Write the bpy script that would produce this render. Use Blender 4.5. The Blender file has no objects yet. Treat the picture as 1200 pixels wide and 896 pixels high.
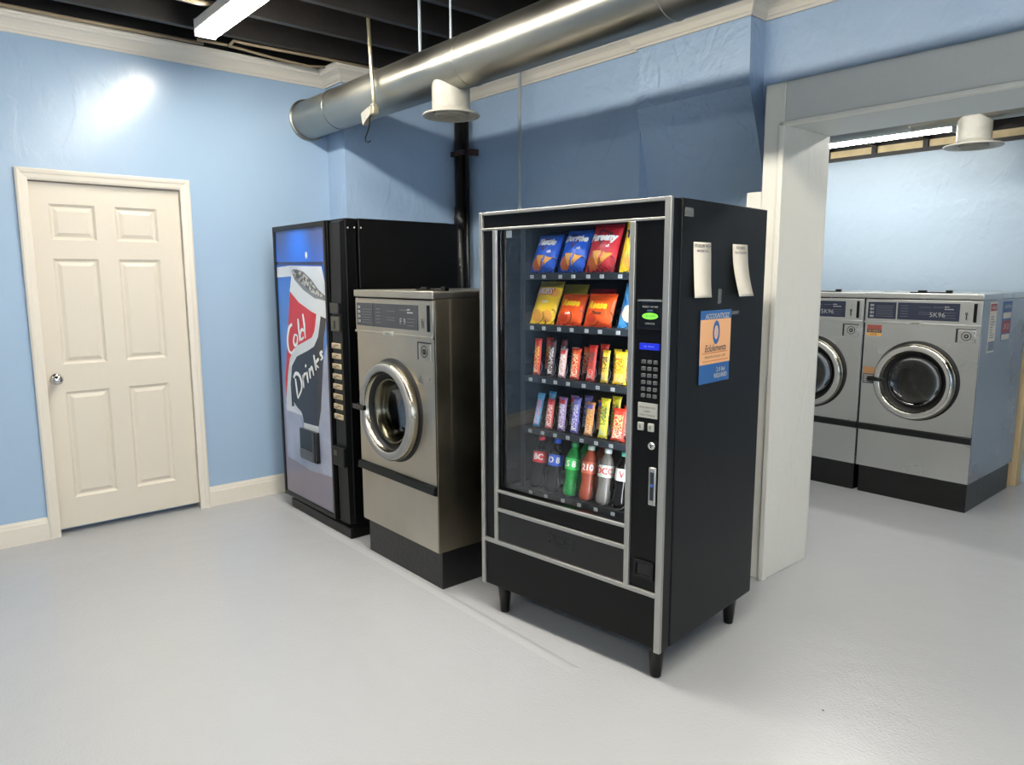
import bpy, bmesh, math, random
from math import sin, cos, pi, radians, sqrt, exp
from mathutils import Vector, Matrix
random.seed(7)
SC = bpy.context.scene
COL = SC.collection

# ------------------------------------------------------------------ materials
def lin(c):
    return tuple(((v/255)/12.92 if v/255 <= .04045 else ((v/255+.055)/1.055)**2.4) for v in c)
MATS = {}
def mat(name, rgb, rough=.5, metal=0., bump=None, vary=None, coat=0., emit=None, trans=0., spec=.5, stretch=(1,1,1), rvary=None):
    """procedural principled material; bump=(scale,strength,detail), vary=(scale,amount)"""
    if name in MATS: return MATS[name]
    m = bpy.data.materials.new(name); m.use_nodes = True
    nt = m.node_tree; N = nt.nodes; L = nt.links
    b = N['Principled BSDF']
    c = lin(rgb)+(1,)
    b.inputs['Base Color'].default_value = c
    b.inputs['Roughness'].default_value = rough
    b.inputs['Metallic'].default_value = metal
    b.inputs['Specular IOR Level'].default_value = spec
    b.inputs['Coat Weight'].default_value = coat
    b.inputs['Coat Roughness'].default_value = .08
    b.inputs['Transmission Weight'].default_value = trans
    if emit:
        b.inputs['Emission Color'].default_value = lin(emit[0])+(1,)
        b.inputs['Emission Strength'].default_value = emit[1]
    tc = N.new('ShaderNodeTexCoord'); mp = N.new('ShaderNodeMapping')
    mp.inputs['Scale'].default_value = stretch
    L.new(tc.outputs['Object'], mp.inputs['Vector'])
    if vary:
        n = N.new('ShaderNodeTexNoise'); n.inputs['Scale'].default_value = vary[0]; n.inputs['Detail'].default_value = 5
        L.new(mp.outputs['Vector'], n.inputs['Vector'])
        mr = N.new('ShaderNodeMapRange'); mr.inputs['From Min'].default_value = .3; mr.inputs['From Max'].default_value = .7
        mr.inputs['To Min'].default_value = 1-vary[1]; mr.inputs['To Max'].default_value = 1+vary[1]
        L.new(n.outputs['Fac'], mr.inputs['Value'])
        mx = N.new('ShaderNodeVectorMath'); mx.operation = 'SCALE'
        mx.inputs[0].default_value = c[:3]
        L.new(mr.outputs['Result'], mx.inputs['Scale']); L.new(mx.outputs['Vector'], b.inputs['Base Color'])
        if rvary:
            m2 = N.new('ShaderNodeMapRange'); m2.inputs['From Min'].default_value = .3; m2.inputs['From Max'].default_value = .7
            m2.inputs['To Min'].default_value = max(.02, rough-rvary); m2.inputs['To Max'].default_value = rough+rvary
            L.new(n.outputs['Fac'], m2.inputs['Value']); L.new(m2.outputs['Result'], b.inputs['Roughness'])
    if bump:
        n = N.new('ShaderNodeTexNoise'); n.inputs['Scale'].default_value = bump[0]
        n.inputs['Detail'].default_value = bump[2] if len(bump) > 2 else 3
        L.new(mp.outputs['Vector'], n.inputs['Vector'])
        bp = N.new('ShaderNodeBump'); bp.inputs['Strength'].default_value = bump[1]; bp.inputs['Distance'].default_value = .01
        L.new(n.outputs['Fac'], bp.inputs['Height']); L.new(bp.outputs['Normal'], b.inputs['Normal'])
    MATS[name] = m
    return m

def plaster(name, rgb, rough=.33, amount=.5, fine=.1):
    """trowelled wall paint: broad strokes, ridges, fine roller stipple"""
    m = mat(name, rgb, rough, vary=(.9, .03), spec=.5)
    nt = m.node_tree; N = nt.nodes; L = nt.links; b = N['Principled BSDF']
    tc = N.new('ShaderNodeTexCoord'); mp = N.new('ShaderNodeMapping')
    mp.inputs['Rotation'].default_value = (.5, .6, .2); mp.inputs['Scale'].default_value = (2.2, 2.2, 1.2)
    L.new(tc.outputs['Object'], mp.inputs['Vector'])
    w = N.new('ShaderNodeTexNoise'); w.inputs['Scale'].default_value = 2.2; w.inputs['Detail'].default_value = 4
    w.inputs['Distortion'].default_value = 1.2
    L.new(mp.outputs['Vector'], w.inputs['Vector'])
    r = N.new('ShaderNodeValToRGB'); r.color_ramp.elements[0].position = .46; r.color_ramp.elements[1].position = .54
    L.new(w.outputs['Fac'], r.inputs['Fac'])
    n = N.new('ShaderNodeTexNoise'); n.inputs['Scale'].default_value = 7; n.inputs['Detail'].default_value = 6
    L.new(tc.outputs['Object'], n.inputs['Vector'])
    f = N.new('ShaderNodeTexNoise'); f.inputs['Scale'].default_value = 170; f.inputs['Detail'].default_value = 2
    L.new(tc.outputs['Object'], f.inputs['Vector'])
    a1 = N.new('ShaderNodeMath'); a1.operation = 'MULTIPLY_ADD'; a1.inputs[1].default_value = .22
    L.new(r.outputs['Color'], a1.inputs[0]); L.new(n.outputs['Fac'], a1.inputs[2])
    a2 = N.new('ShaderNodeMath'); a2.operation = 'MULTIPLY_ADD'; a2.inputs[1].default_value = fine
    L.new(f.outputs['Fac'], a2.inputs[0]); L.new(a1.outputs['Value'], a2.inputs[2])
    bp = N.new('ShaderNodeBump'); bp.inputs['Strength'].default_value = amount; bp.inputs['Distance'].default_value = .02
    L.new(a2.outputs['Value'], bp.inputs['Height']); L.new(bp.outputs['Normal'], b.inputs['Normal'])
    return m

def steel(name, rgb, rough, stretch, vary=.12):
    m = mat(name, rgb, rough, 1., vary=(1.6, vary), rvary=.07)
    m.node_tree.nodes['Principled BSDF'].inputs['Anisotropic'].default_value = .5
    return m

def speckle(name, c1, c2, scale, thr=.5, rough=.35):
    """printed wrapper: two inks in small blotches"""
    if name in MATS: return MATS[name]
    m = mat(name, c1, rough); nt = m.node_tree; N = nt.nodes; L = nt.links; b = N['Principled BSDF']
    tc = N.new('ShaderNodeTexCoord')
    n = N.new('ShaderNodeTexNoise'); n.inputs['Scale'].default_value = scale; n.inputs['Detail'].default_value = 1
    L.new(tc.outputs['Object'], n.inputs['Vector'])
    r = N.new('ShaderNodeValToRGB'); r.color_ramp.interpolation = 'CONSTANT'
    r.color_ramp.elements[0].color = lin(c1)+(1,); r.color_ramp.elements[1].color = lin(c2)+(1,)
    r.color_ramp.elements[1].position = thr
    L.new(n.outputs['Fac'], r.inputs['Fac']); L.new(r.outputs['Color'], b.inputs['Base Color'])
    return m

def glass(name, tint=(1, 1, 1), refl=1.0, rough=.0, ior=1.5):
    if name in MATS: return MATS[name]
    m = bpy.data.materials.new(name); m.use_nodes = True; nt = m.node_tree; N = nt.nodes; L = nt.links
    N.remove(N['Principled BSDF']); out = N['Material Output']
    t = N.new('ShaderNodeBsdfTransparent'); t.inputs['Color'].default_value = tint+(1,)
    g = N.new('ShaderNodeBsdfGlossy'); g.inputs['Roughness'].default_value = rough
    f = N.new('ShaderNodeFresnel'); f.inputs['IOR'].default_value = ior
    k = N.new('ShaderNodeMath'); k.operation = 'MULTIPLY'; k.inputs[1].default_value = refl
    L.new(f.outputs['Fac'], k.inputs[0])
    x = N.new('ShaderNodeMixShader'); L.new(k.outputs['Value'], x.inputs['Fac'])
    L.new(t.outputs['BSDF'], x.inputs[1]); L.new(g.outputs['BSDF'], x.inputs[2]); L.new(x.outputs['Shader'], out.inputs['Surface'])
    MATS[name] = m
    return m

def floor_material():
    m = mat('grey epoxy floor paint', (181, 183, 186), .2, vary=(.7, .025), spec=.5)
    nt = m.node_tree; N = nt.nodes; L = nt.links; b = N['Principled BSDF']
    tc = N.new('ShaderNodeTexCoord')
    n = N.new('ShaderNodeTexNoise'); n.inputs['Scale'].default_value = 95; n.inputs['Detail'].default_value = 3
    n2 = N.new('ShaderNodeTexNoise'); n2.inputs['Scale'].default_value = 5; n2.inputs['Detail'].default_value = 4
    for q in (n, n2): L.new(tc.outputs['Object'], q.inputs['Vector'])
    a = N.new('ShaderNodeMath'); a.operation = 'MULTIPLY_ADD'; a.inputs[1].default_value = 2.5
    L.new(n2.outputs['Fac'], a.inputs[0]); L.new(n.outputs['Fac'], a.inputs[2])
    bp = N.new('ShaderNodeBump'); bp.inputs['Strength'].default_value = .28; bp.inputs['Distance'].default_value = .006
    L.new(a.outputs['Value'], bp.inputs['Height']); L.new(bp.outputs['Normal'], b.inputs['Normal'])
    # small dark chips in the paint
    v = N.new('ShaderNodeTexVoronoi'); v.inputs['Scale'].default_value = 3.2; v.inputs['Randomness'].default_value = 1
    L.new(tc.outputs['Object'], v.inputs['Vector'])
    lt = N.new('ShaderNodeMath'); lt.operation = 'LESS_THAN'; lt.inputs[1].default_value = .016
    L.new(v.outputs['Distance'], lt.inputs[0])
    src = b.inputs['Base Color'].links[0].from_socket
    mx = N.new('ShaderNodeMix'); mx.data_type = 'RGBA'
    L.new(lt.outputs['Value'], mx.inputs[0]); L.new(src, mx.inputs[6]); mx.inputs[7].default_value = lin((70, 70, 70))+(1,)
    L.new(mx.outputs[2], b.inputs['Base Color'])
    return m

M_BLUE = plaster('light blue wall paint smooth', (162, 187, 213), .24, .10, .05)
M_BLUET = plaster('light blue wall paint trowelled', (160, 185, 214), .34, .65, .08)
M_BLUEC = plaster('light blue wall paint lightly trowelled', (160, 185, 214), .34, .34, .06)
M_WHITE = mat('white trim paint', (226, 219, 206), .38, bump=(60, .05))
M_PILLAR = plaster('white pillar paint', (226, 224, 214), .4, .28, .05)
M_DOOR = mat('cream door paint', (219, 211, 196), .42, bump=(120, .05), stretch=(1, 1, .15))
M_FLOOR = floor_material()
M_CEIL = mat('black ceiling paint', (22, 20, 20), .6, bump=(30, .2), vary=(5, .2))
M_JOIST = mat('black joist paint', (36, 33, 32), .5, bump=(30, .25), vary=(5, .2))
M_GALV = steel('galvanised duct', (156, 155, 147), .34, (.3, 8, 8), .12)
M_GALVW = mat('painted vent', (150, 148, 139), .4, vary=(20, .08))
M_STEELN = steel('worn stainless steel', (186, 179, 166), .32, (.4, 1, 6), .2)
M_STEELF = steel('stainless steel', (206, 206, 203), .3, (.4, 1, 6), .06)
M_STEELS = steel('stainless side panel', (168, 166, 168), .26, (1, .4, 6), .08)
M_SIDE_N = steel('grimy side panel', (136, 125, 106), .42, (1, .6, .6), .45)
M_PLINTH = mat('black painted plinth', (11, 11, 12), .35, bump=(40, .2), vary=(8, .3))
M_BLK = mat('black enamel', (7, 7, 8), .3, bump=(200, .04), spec=.25)
M_BLKS = mat('black textured steel', (15, 17, 19), .42, bump=(350, .1), vary=(3, .1), spec=.28)
M_BLKG = mat('black gloss plastic', (10, 10, 12), .12)
M_BLKM = mat('black matt interior', (7, 8, 9), .5)
M_RUB = mat('black rubber', (16, 16, 16), .6)
M_CHROME = mat('chrome', (215, 213, 208), .1, 1.)
M_CHROME2 = mat('worn chrome', (158, 152, 138), .22, 1.)
M_BOWL = mat('tarnished bowl ring', (104, 99, 84), .24, .95)
M_DRING = mat('dark glossy ring', (46, 46, 48), .2, .6)
M_RIM = mat('cast aluminium rim', (158, 158, 156), .55, .7, vary=(12, .06))
M_PLATE = mat('light grey plate', (168, 168, 160), .4)
M_TRIM = mat('silver window trim', (180, 179, 174), .4, .85)
M_ALU = mat('satin aluminium', (190, 190, 188), .36, 1., vary=(20, .05))
M_DALU = mat('dark aluminium strip', (58, 63, 68), .35, .6)
M_PANEL = mat('slate blue control panel print', (40, 48, 68), .35)
M_PANELN = mat('grey control panel print', (64, 66, 72), .4)
M_PRINT = mat('white print', (180, 181, 178), .5)
M_DPRINT = mat('grey print', (110, 110, 116), .5)
M_INK = mat('black ink', (25, 25, 25), .6)
M_PAPER = mat('off white paper', (222, 214, 198), .8, vary=(6, .03))
M_GLASS = glass('vending window glass', (.975, .98, .985), .16)
M_DGLASS = glass('washer door glass', (.5, .52, .48), .22)
M_FGLASS = glass('dark washer door glass', (.3, .31, .29), 1.6)
M_DRUM = mat('washer drum steel', (120, 118, 112), .35, 1., vary=(14, .3))
M_WIRE = mat('dark wire', (40, 42, 46), .35, .7)
M_WIREG = mat('grey wire', (120, 124, 128), .35, .8)
M_LAMP = mat('lamp tube', (255, 250, 235), .5, emit=((255, 248, 234), 87.))
M_LAMPG = mat('added back room tube', (255, 250, 240), .5, emit=((255, 252, 244), 32.))
M_LAMPB = mat('added rear tube', (255, 250, 235), .5, emit=((255, 248, 233), 44.))
M_LAMPF = mat('far lamp tube', (255, 250, 240), .5, emit=((255, 252, 244), 58.))
M_LAMPH = mat('white lamp housing', (215, 212, 205), .45)
M_CABLE = mat('beige cable', (150, 134, 108), .5)
M_COND = mat('painted conduit', (176, 186, 194), .4)
M_ZINC = mat('zinc rod', (196, 188, 160), .35, .8, vary=(30, .1))
M_PIPE = mat('black iron pipe', (14, 13, 13), .28, bump=(40, .3), vary=(20, .5))
M_RUST = mat('rusty bracket', (70, 46, 40), .6, bump=(60, .3), vary=(30, .3))
M_WOOD = mat('bare pine board', (206, 182, 140), .55, vary=(6, .15), stretch=(6, 6, .6))
M_WOODP = mat('pale wood blocking', (226, 206, 160), .6, vary=(10, .12))

# ------------------------------------------------------------------ mesh builder
class MB:
    def __init__(s, *mats):
        s.bm = bmesh.new(); s.mats = list(mats); s.mi = 0
    def use(s, m):
        if m not in s.mats: s.mats.append(m)
        s.mi = s.mats.index(m); return s
    def _paint(s, faces, smooth=False):
        for f in faces: f.material_index = s.mi; f.smooth = smooth
    def box(s, x0, x1, y0, y1, z0, z1, bev=0., seg=2):
        vs = [s.bm.verts.new((x, y, z)) for x in (x0, x1) for y in (y0, y1) for z in (z0, z1)]
        q = [(0,1,3,2), (4,6,7,5), (0,4,5,1), (2,3,7,6), (0,2,6,4), (1,5,7,3)]
        fs = [s.bm.faces.new([vs[i] for i in f]) for f in q]
        s._paint(fs)
        if bev > 0:
            es = list({e for f in fs for e in f.edges})
            r = bmesh.ops.bevel(s.bm, geom=es, offset=bev, segments=seg, profile=.6, affect='EDGES', clamp_overlap=True)
            s._paint(r['faces'], True)
        return s
    def hexa(s, pts):
        """8 points: bottom 4 ccw, top 4 ccw"""
        v = [s.bm.verts.new(p) for p in pts]
        fs = [s.bm.faces.new([v[i] for i in f]) for f in ((3,2,1,0), (4,5,6,7), (0,1,5,4), (1,2,6,5), (2,3,7,6), (3,0,4,7))]
        s._paint(fs); return s
    def face(s, pts):
        f = s.bm.faces.new([s.bm.verts.new(p) for p in pts]); s._paint([f]); return s
    def prism_y(s, poly, y0, y1):
        """polygon in x,z pushed from y0 to y1"""
        a = [s.bm.verts.new((x, y0, z)) for x, z in poly]; b = [s.bm.verts.new((x, y1, z)) for x, z in poly]
        n = len(poly); fs = [s.bm.faces.new(a), s.bm.faces.new(b[::-1])]
        fs += [s.bm.faces.new((a[i], b[i], b[(i+1)%n], a[(i+1)%n])) for i in range(n)]
        s._paint(fs); return s
    def prism_x(s, poly, x0, x1):
        a = [s.bm.verts.new((x0, y, z)) for y, z in poly]; b = [s.bm.verts.new((x1, y, z)) for y, z in poly]
        n = len(poly); fs = [s.bm.faces.new(a), s.bm.faces.new(b[::-1])]
        fs += [s.bm.faces.new((a[i], b[i], b[(i+1)%n], a[(i+1)%n])) for i in range(n)]
        s._paint(fs); return s
    def lathe(s, prof, origin, axis='z', n=40, cap=(False, False), smooth=True):
        """profile of (radius, height along axis)"""
        o = Vector(origin)
        def P(r, h, a):
            c, d = r*cos(a), r*sin(a)
            v = {'z': (c, d, h), 'y': (c, h, d), 'x': (h, c, d)}[axis]
            return o+Vector(v)
        rings = [[s.bm.verts.new(P(r, h, 2*pi*i/n)) for i in range(n)] for r, h in prof]
        fs = []
        for a, b in zip(rings, rings[1:]):
            for i in range(n): fs.append(s.bm.faces.new((a[i], a[(i+1)%n], b[(i+1)%n], b[i])))
        s._paint(fs, smooth)
        cf = []
        if cap[0]: cf.append(s.bm.faces.new(rings[0]))
        if cap[1]: cf.append(s.bm.faces.new(rings[-1]))
        s._paint(cf); return s
    def tube(s, pts, r, n=8, caps=True):
        pts = [Vector(p) for p in pts]; rings = []; up = None
        for i, p in enumerate(pts):
            t = (pts[min(i+1, len(pts)-1)]-pts[max(i-1, 0)]).normalized()
            if up is None:
                up = Vector((0, 0, 1)) if abs(t.z) < .9 else Vector((1, 0, 0))
            u = (up-t*up.dot(t)).normalized(); up = u; w = t.cross(u)
            rr = r[i] if isinstance(r, (list, tuple)) else r
            rings.append([s.bm.verts.new(p+u*rr*cos(2*pi*k/n)+w*rr*sin(2*pi*k/n)) for k in range(n)])
        fs = [s.bm.faces.new((a[k], a[(k+1)%n], b[(k+1)%n], b[k])) for a, b in zip(rings, rings[1:]) for k in range(n)]
        s._paint(fs, True)
        if caps: s._paint([s.bm.faces.new(rings[0]), s.bm.faces.new(rings[-1])])
        return s
    def ribbon(s, pts, y, w, thick=.0012):
        """brush stroke in the x,z plane in front of y"""
        P = [Vector((x, 0, z)) for x, z in pts]
        # smooth with a Catmull-Rom pass
        Q = []
        for i in range(len(P)-1):
            p0 = P[max(i-1, 0)]; p1 = P[i]; p2 = P[i+1]; p3 = P[min(i+2, len(P)-1)]
            for k in range(5):
                t = k/5
                Q.append(.5*((2*p1)+(p2-p0)*t+(2*p0-5*p1+4*p2-p3)*t*t+(3*p1-p0-3*p2+p3)*t**3))
        Q.append(P[-1]); A = []; B = []
        for i, p in enumerate(Q):
            t = (Q[min(i+1, len(Q)-1)]-Q[max(i-1, 0)]).normalized(); nrm = Vector((-t.z, 0, t.x))
            ww = w*(.55+.45*sin(pi*min(1, .15+i/len(Q))))
            A.append(s.bm.verts.new((p.x+nrm.x*ww/2, y, p.z+nrm.z*ww/2))); B.append(s.bm.verts.new((p.x-nrm.x*ww/2, y, p.z-nrm.z*ww/2)))
        s._paint([s.bm.faces.new((A[i], A[i+1], B[i+1], B[i])) for i in range(len(A)-1)]); return s
    def text(s, txt, origin, size, plane='xz', align='CENTER', bold=0., shear=0., fn=None, xs=1.):
        """flat lettering; plane xz reads towards -y, yz reads towards +x"""
        cu = bpy.data.curves.new('t', 'FONT'); cu.body = txt; cu.size = size; cu.align_x = align; cu.align_y = 'CENTER'
        cu.offset = bold; cu.shear = shear; cu.resolution_u = 2
        o = bpy.data.objects.new('t', cu); COL.objects.link(o)
        dg = bpy.context.evaluated_depsgraph_get(); me = bpy.data.meshes.new_from_object(o.evaluated_get(dg))
        O = Vector(origin)
        for v in me.vertices:
            x, z = v.co.x*xs, v.co.y
            v.co = O+(Vector((x, 0, z)) if plane == 'xz' else Vector((0, x, z)))
            if fn: v.co = fn(v.co)
        old = set(s.bm.faces); s.bm.from_mesh(me)
        s._paint([f for f in s.bm.faces if f not in old])
        bpy.data.objects.remove(o); bpy.data.curves.remove(cu); bpy.data.meshes.remove(me)
        return s
    def mesh(s, name, recalc=True):
        if recalc: bmesh.ops.recalc_face_normals(s.bm, faces=s.bm.faces[:])
        me = bpy.data.meshes.new(name); s.bm.to_mesh(me); s.bm.free()
        for m in s.mats: me.materials.append(m)
        return me
    def build(s, name, parent=None, recalc=True):
        o = bpy.data.objects.new(name, s.mesh(name, recalc)); COL.objects.link(o)
        if parent: o.parent = parent
        return o

def tag(o, label, cat, group=None):
    o['label'] = label; o['category'] = cat
    if group: o['group'] = group
    return o
def struct(o): o['kind'] = 'structure'; return o
def thing(name, label, cat, loc=(0, 0, 0), rz=0., group=None):
    o = bpy.data.objects.new(name, None); COL.objects.link(o); o.empty_display_size = .1
    o.location = loc; o.rotation_euler = (0, 0, rz); return tag(o, label, cat, group)
def sbox(name, m, *b, parent=None):
    mb = MB(m)
    for q in b: mb.box(*q)
    o = mb.build(name, parent)
    return struct(o) if parent is None else o

# ------------------------------------------------------------------ key dimensions (metres, camera over the origin)
XL = -4.82; XCH = -4.575; YCH = 2.455; YBW = 3.455; YPI = 3.42; YRW = 3.56; XP0 = -2.85; XP1 = -2.13
YH0 = 3.18; YH1 = 3.61; OX = -1.783; HZ0 = 2.18; HZ1 = 2.372
XR = 3.2; YF = -3.6; ZD = 3.16; ZJ = 2.90; YFAR = 6.2; ZFAR = 2.45
DY0 = .597; DY1 = 1.504          # door casing, outer edges

# ------------------------------------------------------------------ room shell
sbox('floor', M_FLOOR, (XL-.3, XR+.3, YF-.3, YFAR+.3, -.1, 0))
fs = MB(M_FLOOR); fs.hexa([(XL, 1.86, 0), (-1.8, 1.85, 0), (-1.8, 1.905, 0), (XL, 1.945, 0), (XL, 1.895, .004), (-1.83, 1.875, .004), (-1.83, 1.885, .004), (XL, 1.91, .004)])
struct(fs.build('trim_4'))      # low painted ridge in the floor
# left wall with a recess for the door
ZW = 2.886
sbox('wall_head', M_CEIL, (XL-.15, XL-.001, YF, 3.6, ZW, ZD), (XL-.1, XCH-.001, YCH+.001, 3.6, ZW, ZD), (XCH-.05, XP0, YBW+.001, 3.6, ZW, ZD), (XP0, XR, YRW+.001, 3.605, ZW, ZD))
sbox('wall_left', M_BLUE, (XL-.15, XL, YF, DY0+.03, 0, ZW), (XL-.15, XL, DY1-.03, YCH, 0, ZW), (XL-.15, XL, DY0+.03, DY1-.03, 2.07, ZW), (XL-.15, XL-.12, DY0+.03, DY1-.03, 0, 2.07))
sbox('wall_chase', M_BLUEC, (XL-.15, XCH, YCH, 3.62, 0, ZW))
sbox('wall_back', M_BLUEC, (XCH, XP0, YBW, 3.61, 0, ZW), (XP0, -1.9, YRW, 3.61, 0, ZW), (-1.9, XR, YRW, 3.61, HZ1-.02, ZW))
pm = MB(M_BLUET)
pts = []
zs = [1.2, 1.75, 1.95, 2.15, 2.35, 2.46, ZW]; yf = [3.56, 3.56, 3.548, 3.51, 3.455, 3.425, YPI]; xr = [-2.08, -2.08, -2.087, -2.10, -2.115, -2.125, XP1]
L_ = [pm.bm.verts.new((XP0-.002, y, z)) for y, z in zip(yf, zs)]; R_ = [pm.bm.verts.new((x, y, z)) for x, y, z in zip(xr, yf, zs)]
Bk = [pm.bm.verts.new((x, 3.58, z)) for x, z in zip(xr, zs)]; Bl = [pm.bm.verts.new((XP0-.002, 3.58, z)) for z in zs]
for i in range(len(zs)-1):
    pm.bm.faces.new((L_[i], R_[i], R_[i+1], L_[i+1])); pm.bm.faces.new((R_[i], Bk[i], Bk[i+1], R_[i+1]))
    pm.bm.faces.new((Bl[i], L_[i], L_[i+1], Bl[i+1]))
struct(pm.build('wall_pilaster'))
M_HEAD = plaster('grey lintel surface', (200, 202, 198), .4, .2, .05)  # lintel toned greyer than the pillar
dw = MB(M_PILLAR)
dw.box(-1.885, OX, YH0, YH1, 0, HZ1, .006); dw.box(-1.965, -1.885, YH0+.004, YH1, 0, 1.895, .006); dw.use(M_HEAD).box(OX-.001, XR, YH0, YH1, HZ0, HZ1, .006); dw.use(M_PILLAR)
dw.box(-1.805, OX+.006, YH0-.012, YH0+.03, 0, HZ0+.012, .004); dw.box(OX-.02, XR, YH0-.012, YH0+.03, HZ0-.004, HZ0+.014, .004)
struct(dw.build('wall_doorway'))
# wall on the right hand side of the viewer with a row of shop windows
WY = [(-2.9, -.9), (-.7, 1.3)]
sbox('wall_right', M_BLUE, (XR, XR+.15, YF, -2.9, 0, ZD), (XR, XR+.15, -.9, -.7, 0, ZD), (XR, XR+.15, 1.3, YFAR, 0, ZD), *[(XR, XR+.15, p_, q_, u_, v_) for p_, q_ in WY for u_, v_ in ((0, .7), (2.3, ZD))])
sbox('wall_front', M_BLUE, (XL-.15, XR+.15, YF-.15, YF, 0, ZD))
for k, (a, b) in enumerate(WY):
    w = MB(M_WHITE)
    for q in ((a, b, .7, .75), (a, b, 2.25, 2.3), (a, a+.05, .75, 2.25), (b-.05, b, .75, 2.25)): w.box(XR+.03, XR+.1, q[0], q[1], q[2], q[3], .004)
    wo = struct(w.build('window_%d' % (k+1)))
    MB(M_GLASS).box(XR+.062, XR+.07, a+.04, b-.04, .74, 2.26).build('pane', wo)
M_BLUEF = plaster('light blue back room paint', (178, 197, 214), .4, .3, .06)
sbox('wall_far', M_BLUEF, (XL, XR, YFAR, YFAR+.15, 0, ZFAR))
sbox('wall_far_side', M_BLUET, (-5.2, -5.05, 3.61, YFAR+.15, 0, 2.9))
M_CREAM = mat('cream added skin', (214, 212, 206), .5)
sbox('wall_added_skin', M_CREAM, (-5.2, OX-.004, 3.612, 3.625, 0, ZD))  # unseen pale skin added for the washers' steel to reflect
ce = struct(MB(M_CEIL).box(XL-.15, XR+.15, YF-.15, 3.61, ZD, ZD+.08).build('ceiling'))
for i in range(20):
    x = -4.50+.405*i
    MB(M_JOIST).box(x, x+.045, YF, 3.45, ZJ, ZD, .003).build('joist', ce)
# ceiling of the back room: wall plate, timber blocking between joists
cf = struct(MB(M_CEIL).box(-5.2, XR+.15, 3.61, YFAR+.15, 2.76, 2.84).build('ceiling_far'))
MB(M_JOIST).box(-5.1, XR, YFAR-.03, YFAR+.1, ZFAR, ZFAR+.028).build('wall_plate', cf)
for i in range(21):
    x = -5.02+.387*i
    MB(M_JOIST).box(x, x+.04, 3.63, YFAR+.1, ZFAR+.088, 2.76).box(x+.002, x+.038, YFAR-.02, YFAR+.1, ZFAR+.028, ZFAR+.09).build('joist', cf)
    MB(M_WOODP).box(x+.042, x+.385, YFAR, YFAR+.04, ZFAR+.03, ZFAR+.086).build('blocking', cf)
MB(M_JOIST).box(-5.1, XR, YFAR+.04, YFAR+.1, ZFAR+.02, 2.8).build('backing', cf)

# crown moulding and baseboards: a profile swept along the wall line
def sweep(prof, path, m, name):
    mb = MB(m); P = [Vector((x, y)) for x, y in path]; n = len(P); rings = []
    for i in range(n):
        d1 = (P[i]-P[i-1]).normalized() if i else (P[1]-P[0]).normalized()
        d2 = (P[i+1]-P[i]).normalized() if i < n-1 else d1
        n1 = Vector((d1.y, -d1.x)); n2 = Vector((d2.y, -d2.x)); mt = (n1+n2)/(1+n1.dot(n2))
        rings.append([mb.bm.verts.new((P[i].x+mt.x*o, P[i].y+mt.y*o, z)) for o, z in prof])
    for a, b in zip(rings, rings[1:]):
        for j in range(len(prof)): mb.bm.faces.new((a[j], a[(j+1)%len(prof)], b[(j+1)%len(prof)], b[j]))
    mb.bm.faces.new(rings[0]); mb.bm.faces.new(rings[-1][::-1])
    return struct(mb.build(name))
crown = [(0, 2.79), (.012, 2.79), (.016, 2.802), (.022, 2.806), (.026, 2.818), (.036, 2.834), (.052, 2.848), (.068, 2.856), (.074, 2.866), (.082, 2.868), (.088, 2.876), (.088, 2.888), (0, 2.888)]
sweep(crown, [(XL, YF), (XL, YCH), (XCH, YCH), (XCH, YBW), (XP0, YBW), (XP0, YPI), (XP1, YPI), (XP1, YRW), (XR, YRW)], M_WHITE, 'trim_1')
base = [(0, 0), (.016, 0), (.016, .098), (.013, .106), (.011, .118), (.006, .124), (.004, .132), (0, .132)]
sweep(base, [(XL, YF), (XL, DY0)], M_WHITE, 'baseboard_left')
sweep(base, [(XL, DY1), (XL, YCH), (XCH, YCH), (XCH, YBW), (XP0, YBW)], M_WHITE, 'baseboard_back')

# ------------------------------------------------------------------ six panel door
dr = bpy.data.objects.new('door_1', None); COL.objects.link(dr); dr.location = (XL, DY0, 0); struct(dr)
W6 = DY1-DY0
def door_slab():
    mb = MB(M_DOOR); ys = [.052, .15, .38, .485, .716, W6-.052]; zs = [.034, .21, .845, 1.005, 1.61, 1.715, 1.915, 2.032]
    x = -.028; V = {(i, j): mb.bm.verts.new((x, y, z)) for i, y in enumerate(ys) for j, z in enumerate(zs)}
    pan = []
    for i in range(5):
        for j in range(7):
            f = mb.bm.faces.new((V[i, j], V[i+1, j], V[i+1, j+1], V[i, j+1])); f.normal_update()
            if i in (1, 3) and j in (1, 3, 5): pan.append(f)
    if pan[0].normal.x < 0: bmesh.ops.reverse_faces(mb.bm, faces=mb.bm.faces[:])
    mb.bm.normal_update()
    for th, dp in ((.005, -.004), (.014, -.008), (.010, .0), (.028, .009)):
        bmesh.ops.inset_individual(mb.bm, faces=pan, thickness=th, depth=dp)
    mb.box(-.07, -.046, .052, W6-.052, .034, 2.032)
    return mb.build('door_slab', dr, recalc=False)
slab = door_slab()
fr = MB(M_WHITE)
cp = [(0, 0), (.058, 0), (.058, .010), (.05, .013), (.03, .016), (.022, .021), (.01, .023), (0, .018)]   # across, proud of wall
def casing(mb, W, H):
    path = [(0, 0), (0, H), (W, H), (W, 0)]; rings = []
    for k, (y, z) in enumerate(path):
        r = []
        for a, o in cp:
            yy = y+a if k < 2 else y-a; zz = z-a if k in (1, 2) else z
            r.append(mb.bm.verts.new((o, yy, zz)))
        rings.append(r)
    for a, b in zip(rings, rings[1:]):
        for j in range(len(cp)): mb.bm.faces.new((a[j], a[(j+1)%len(cp)], b[(j+1)%len(cp)], b[j]))
casing(fr, W6, 2.098)
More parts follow.
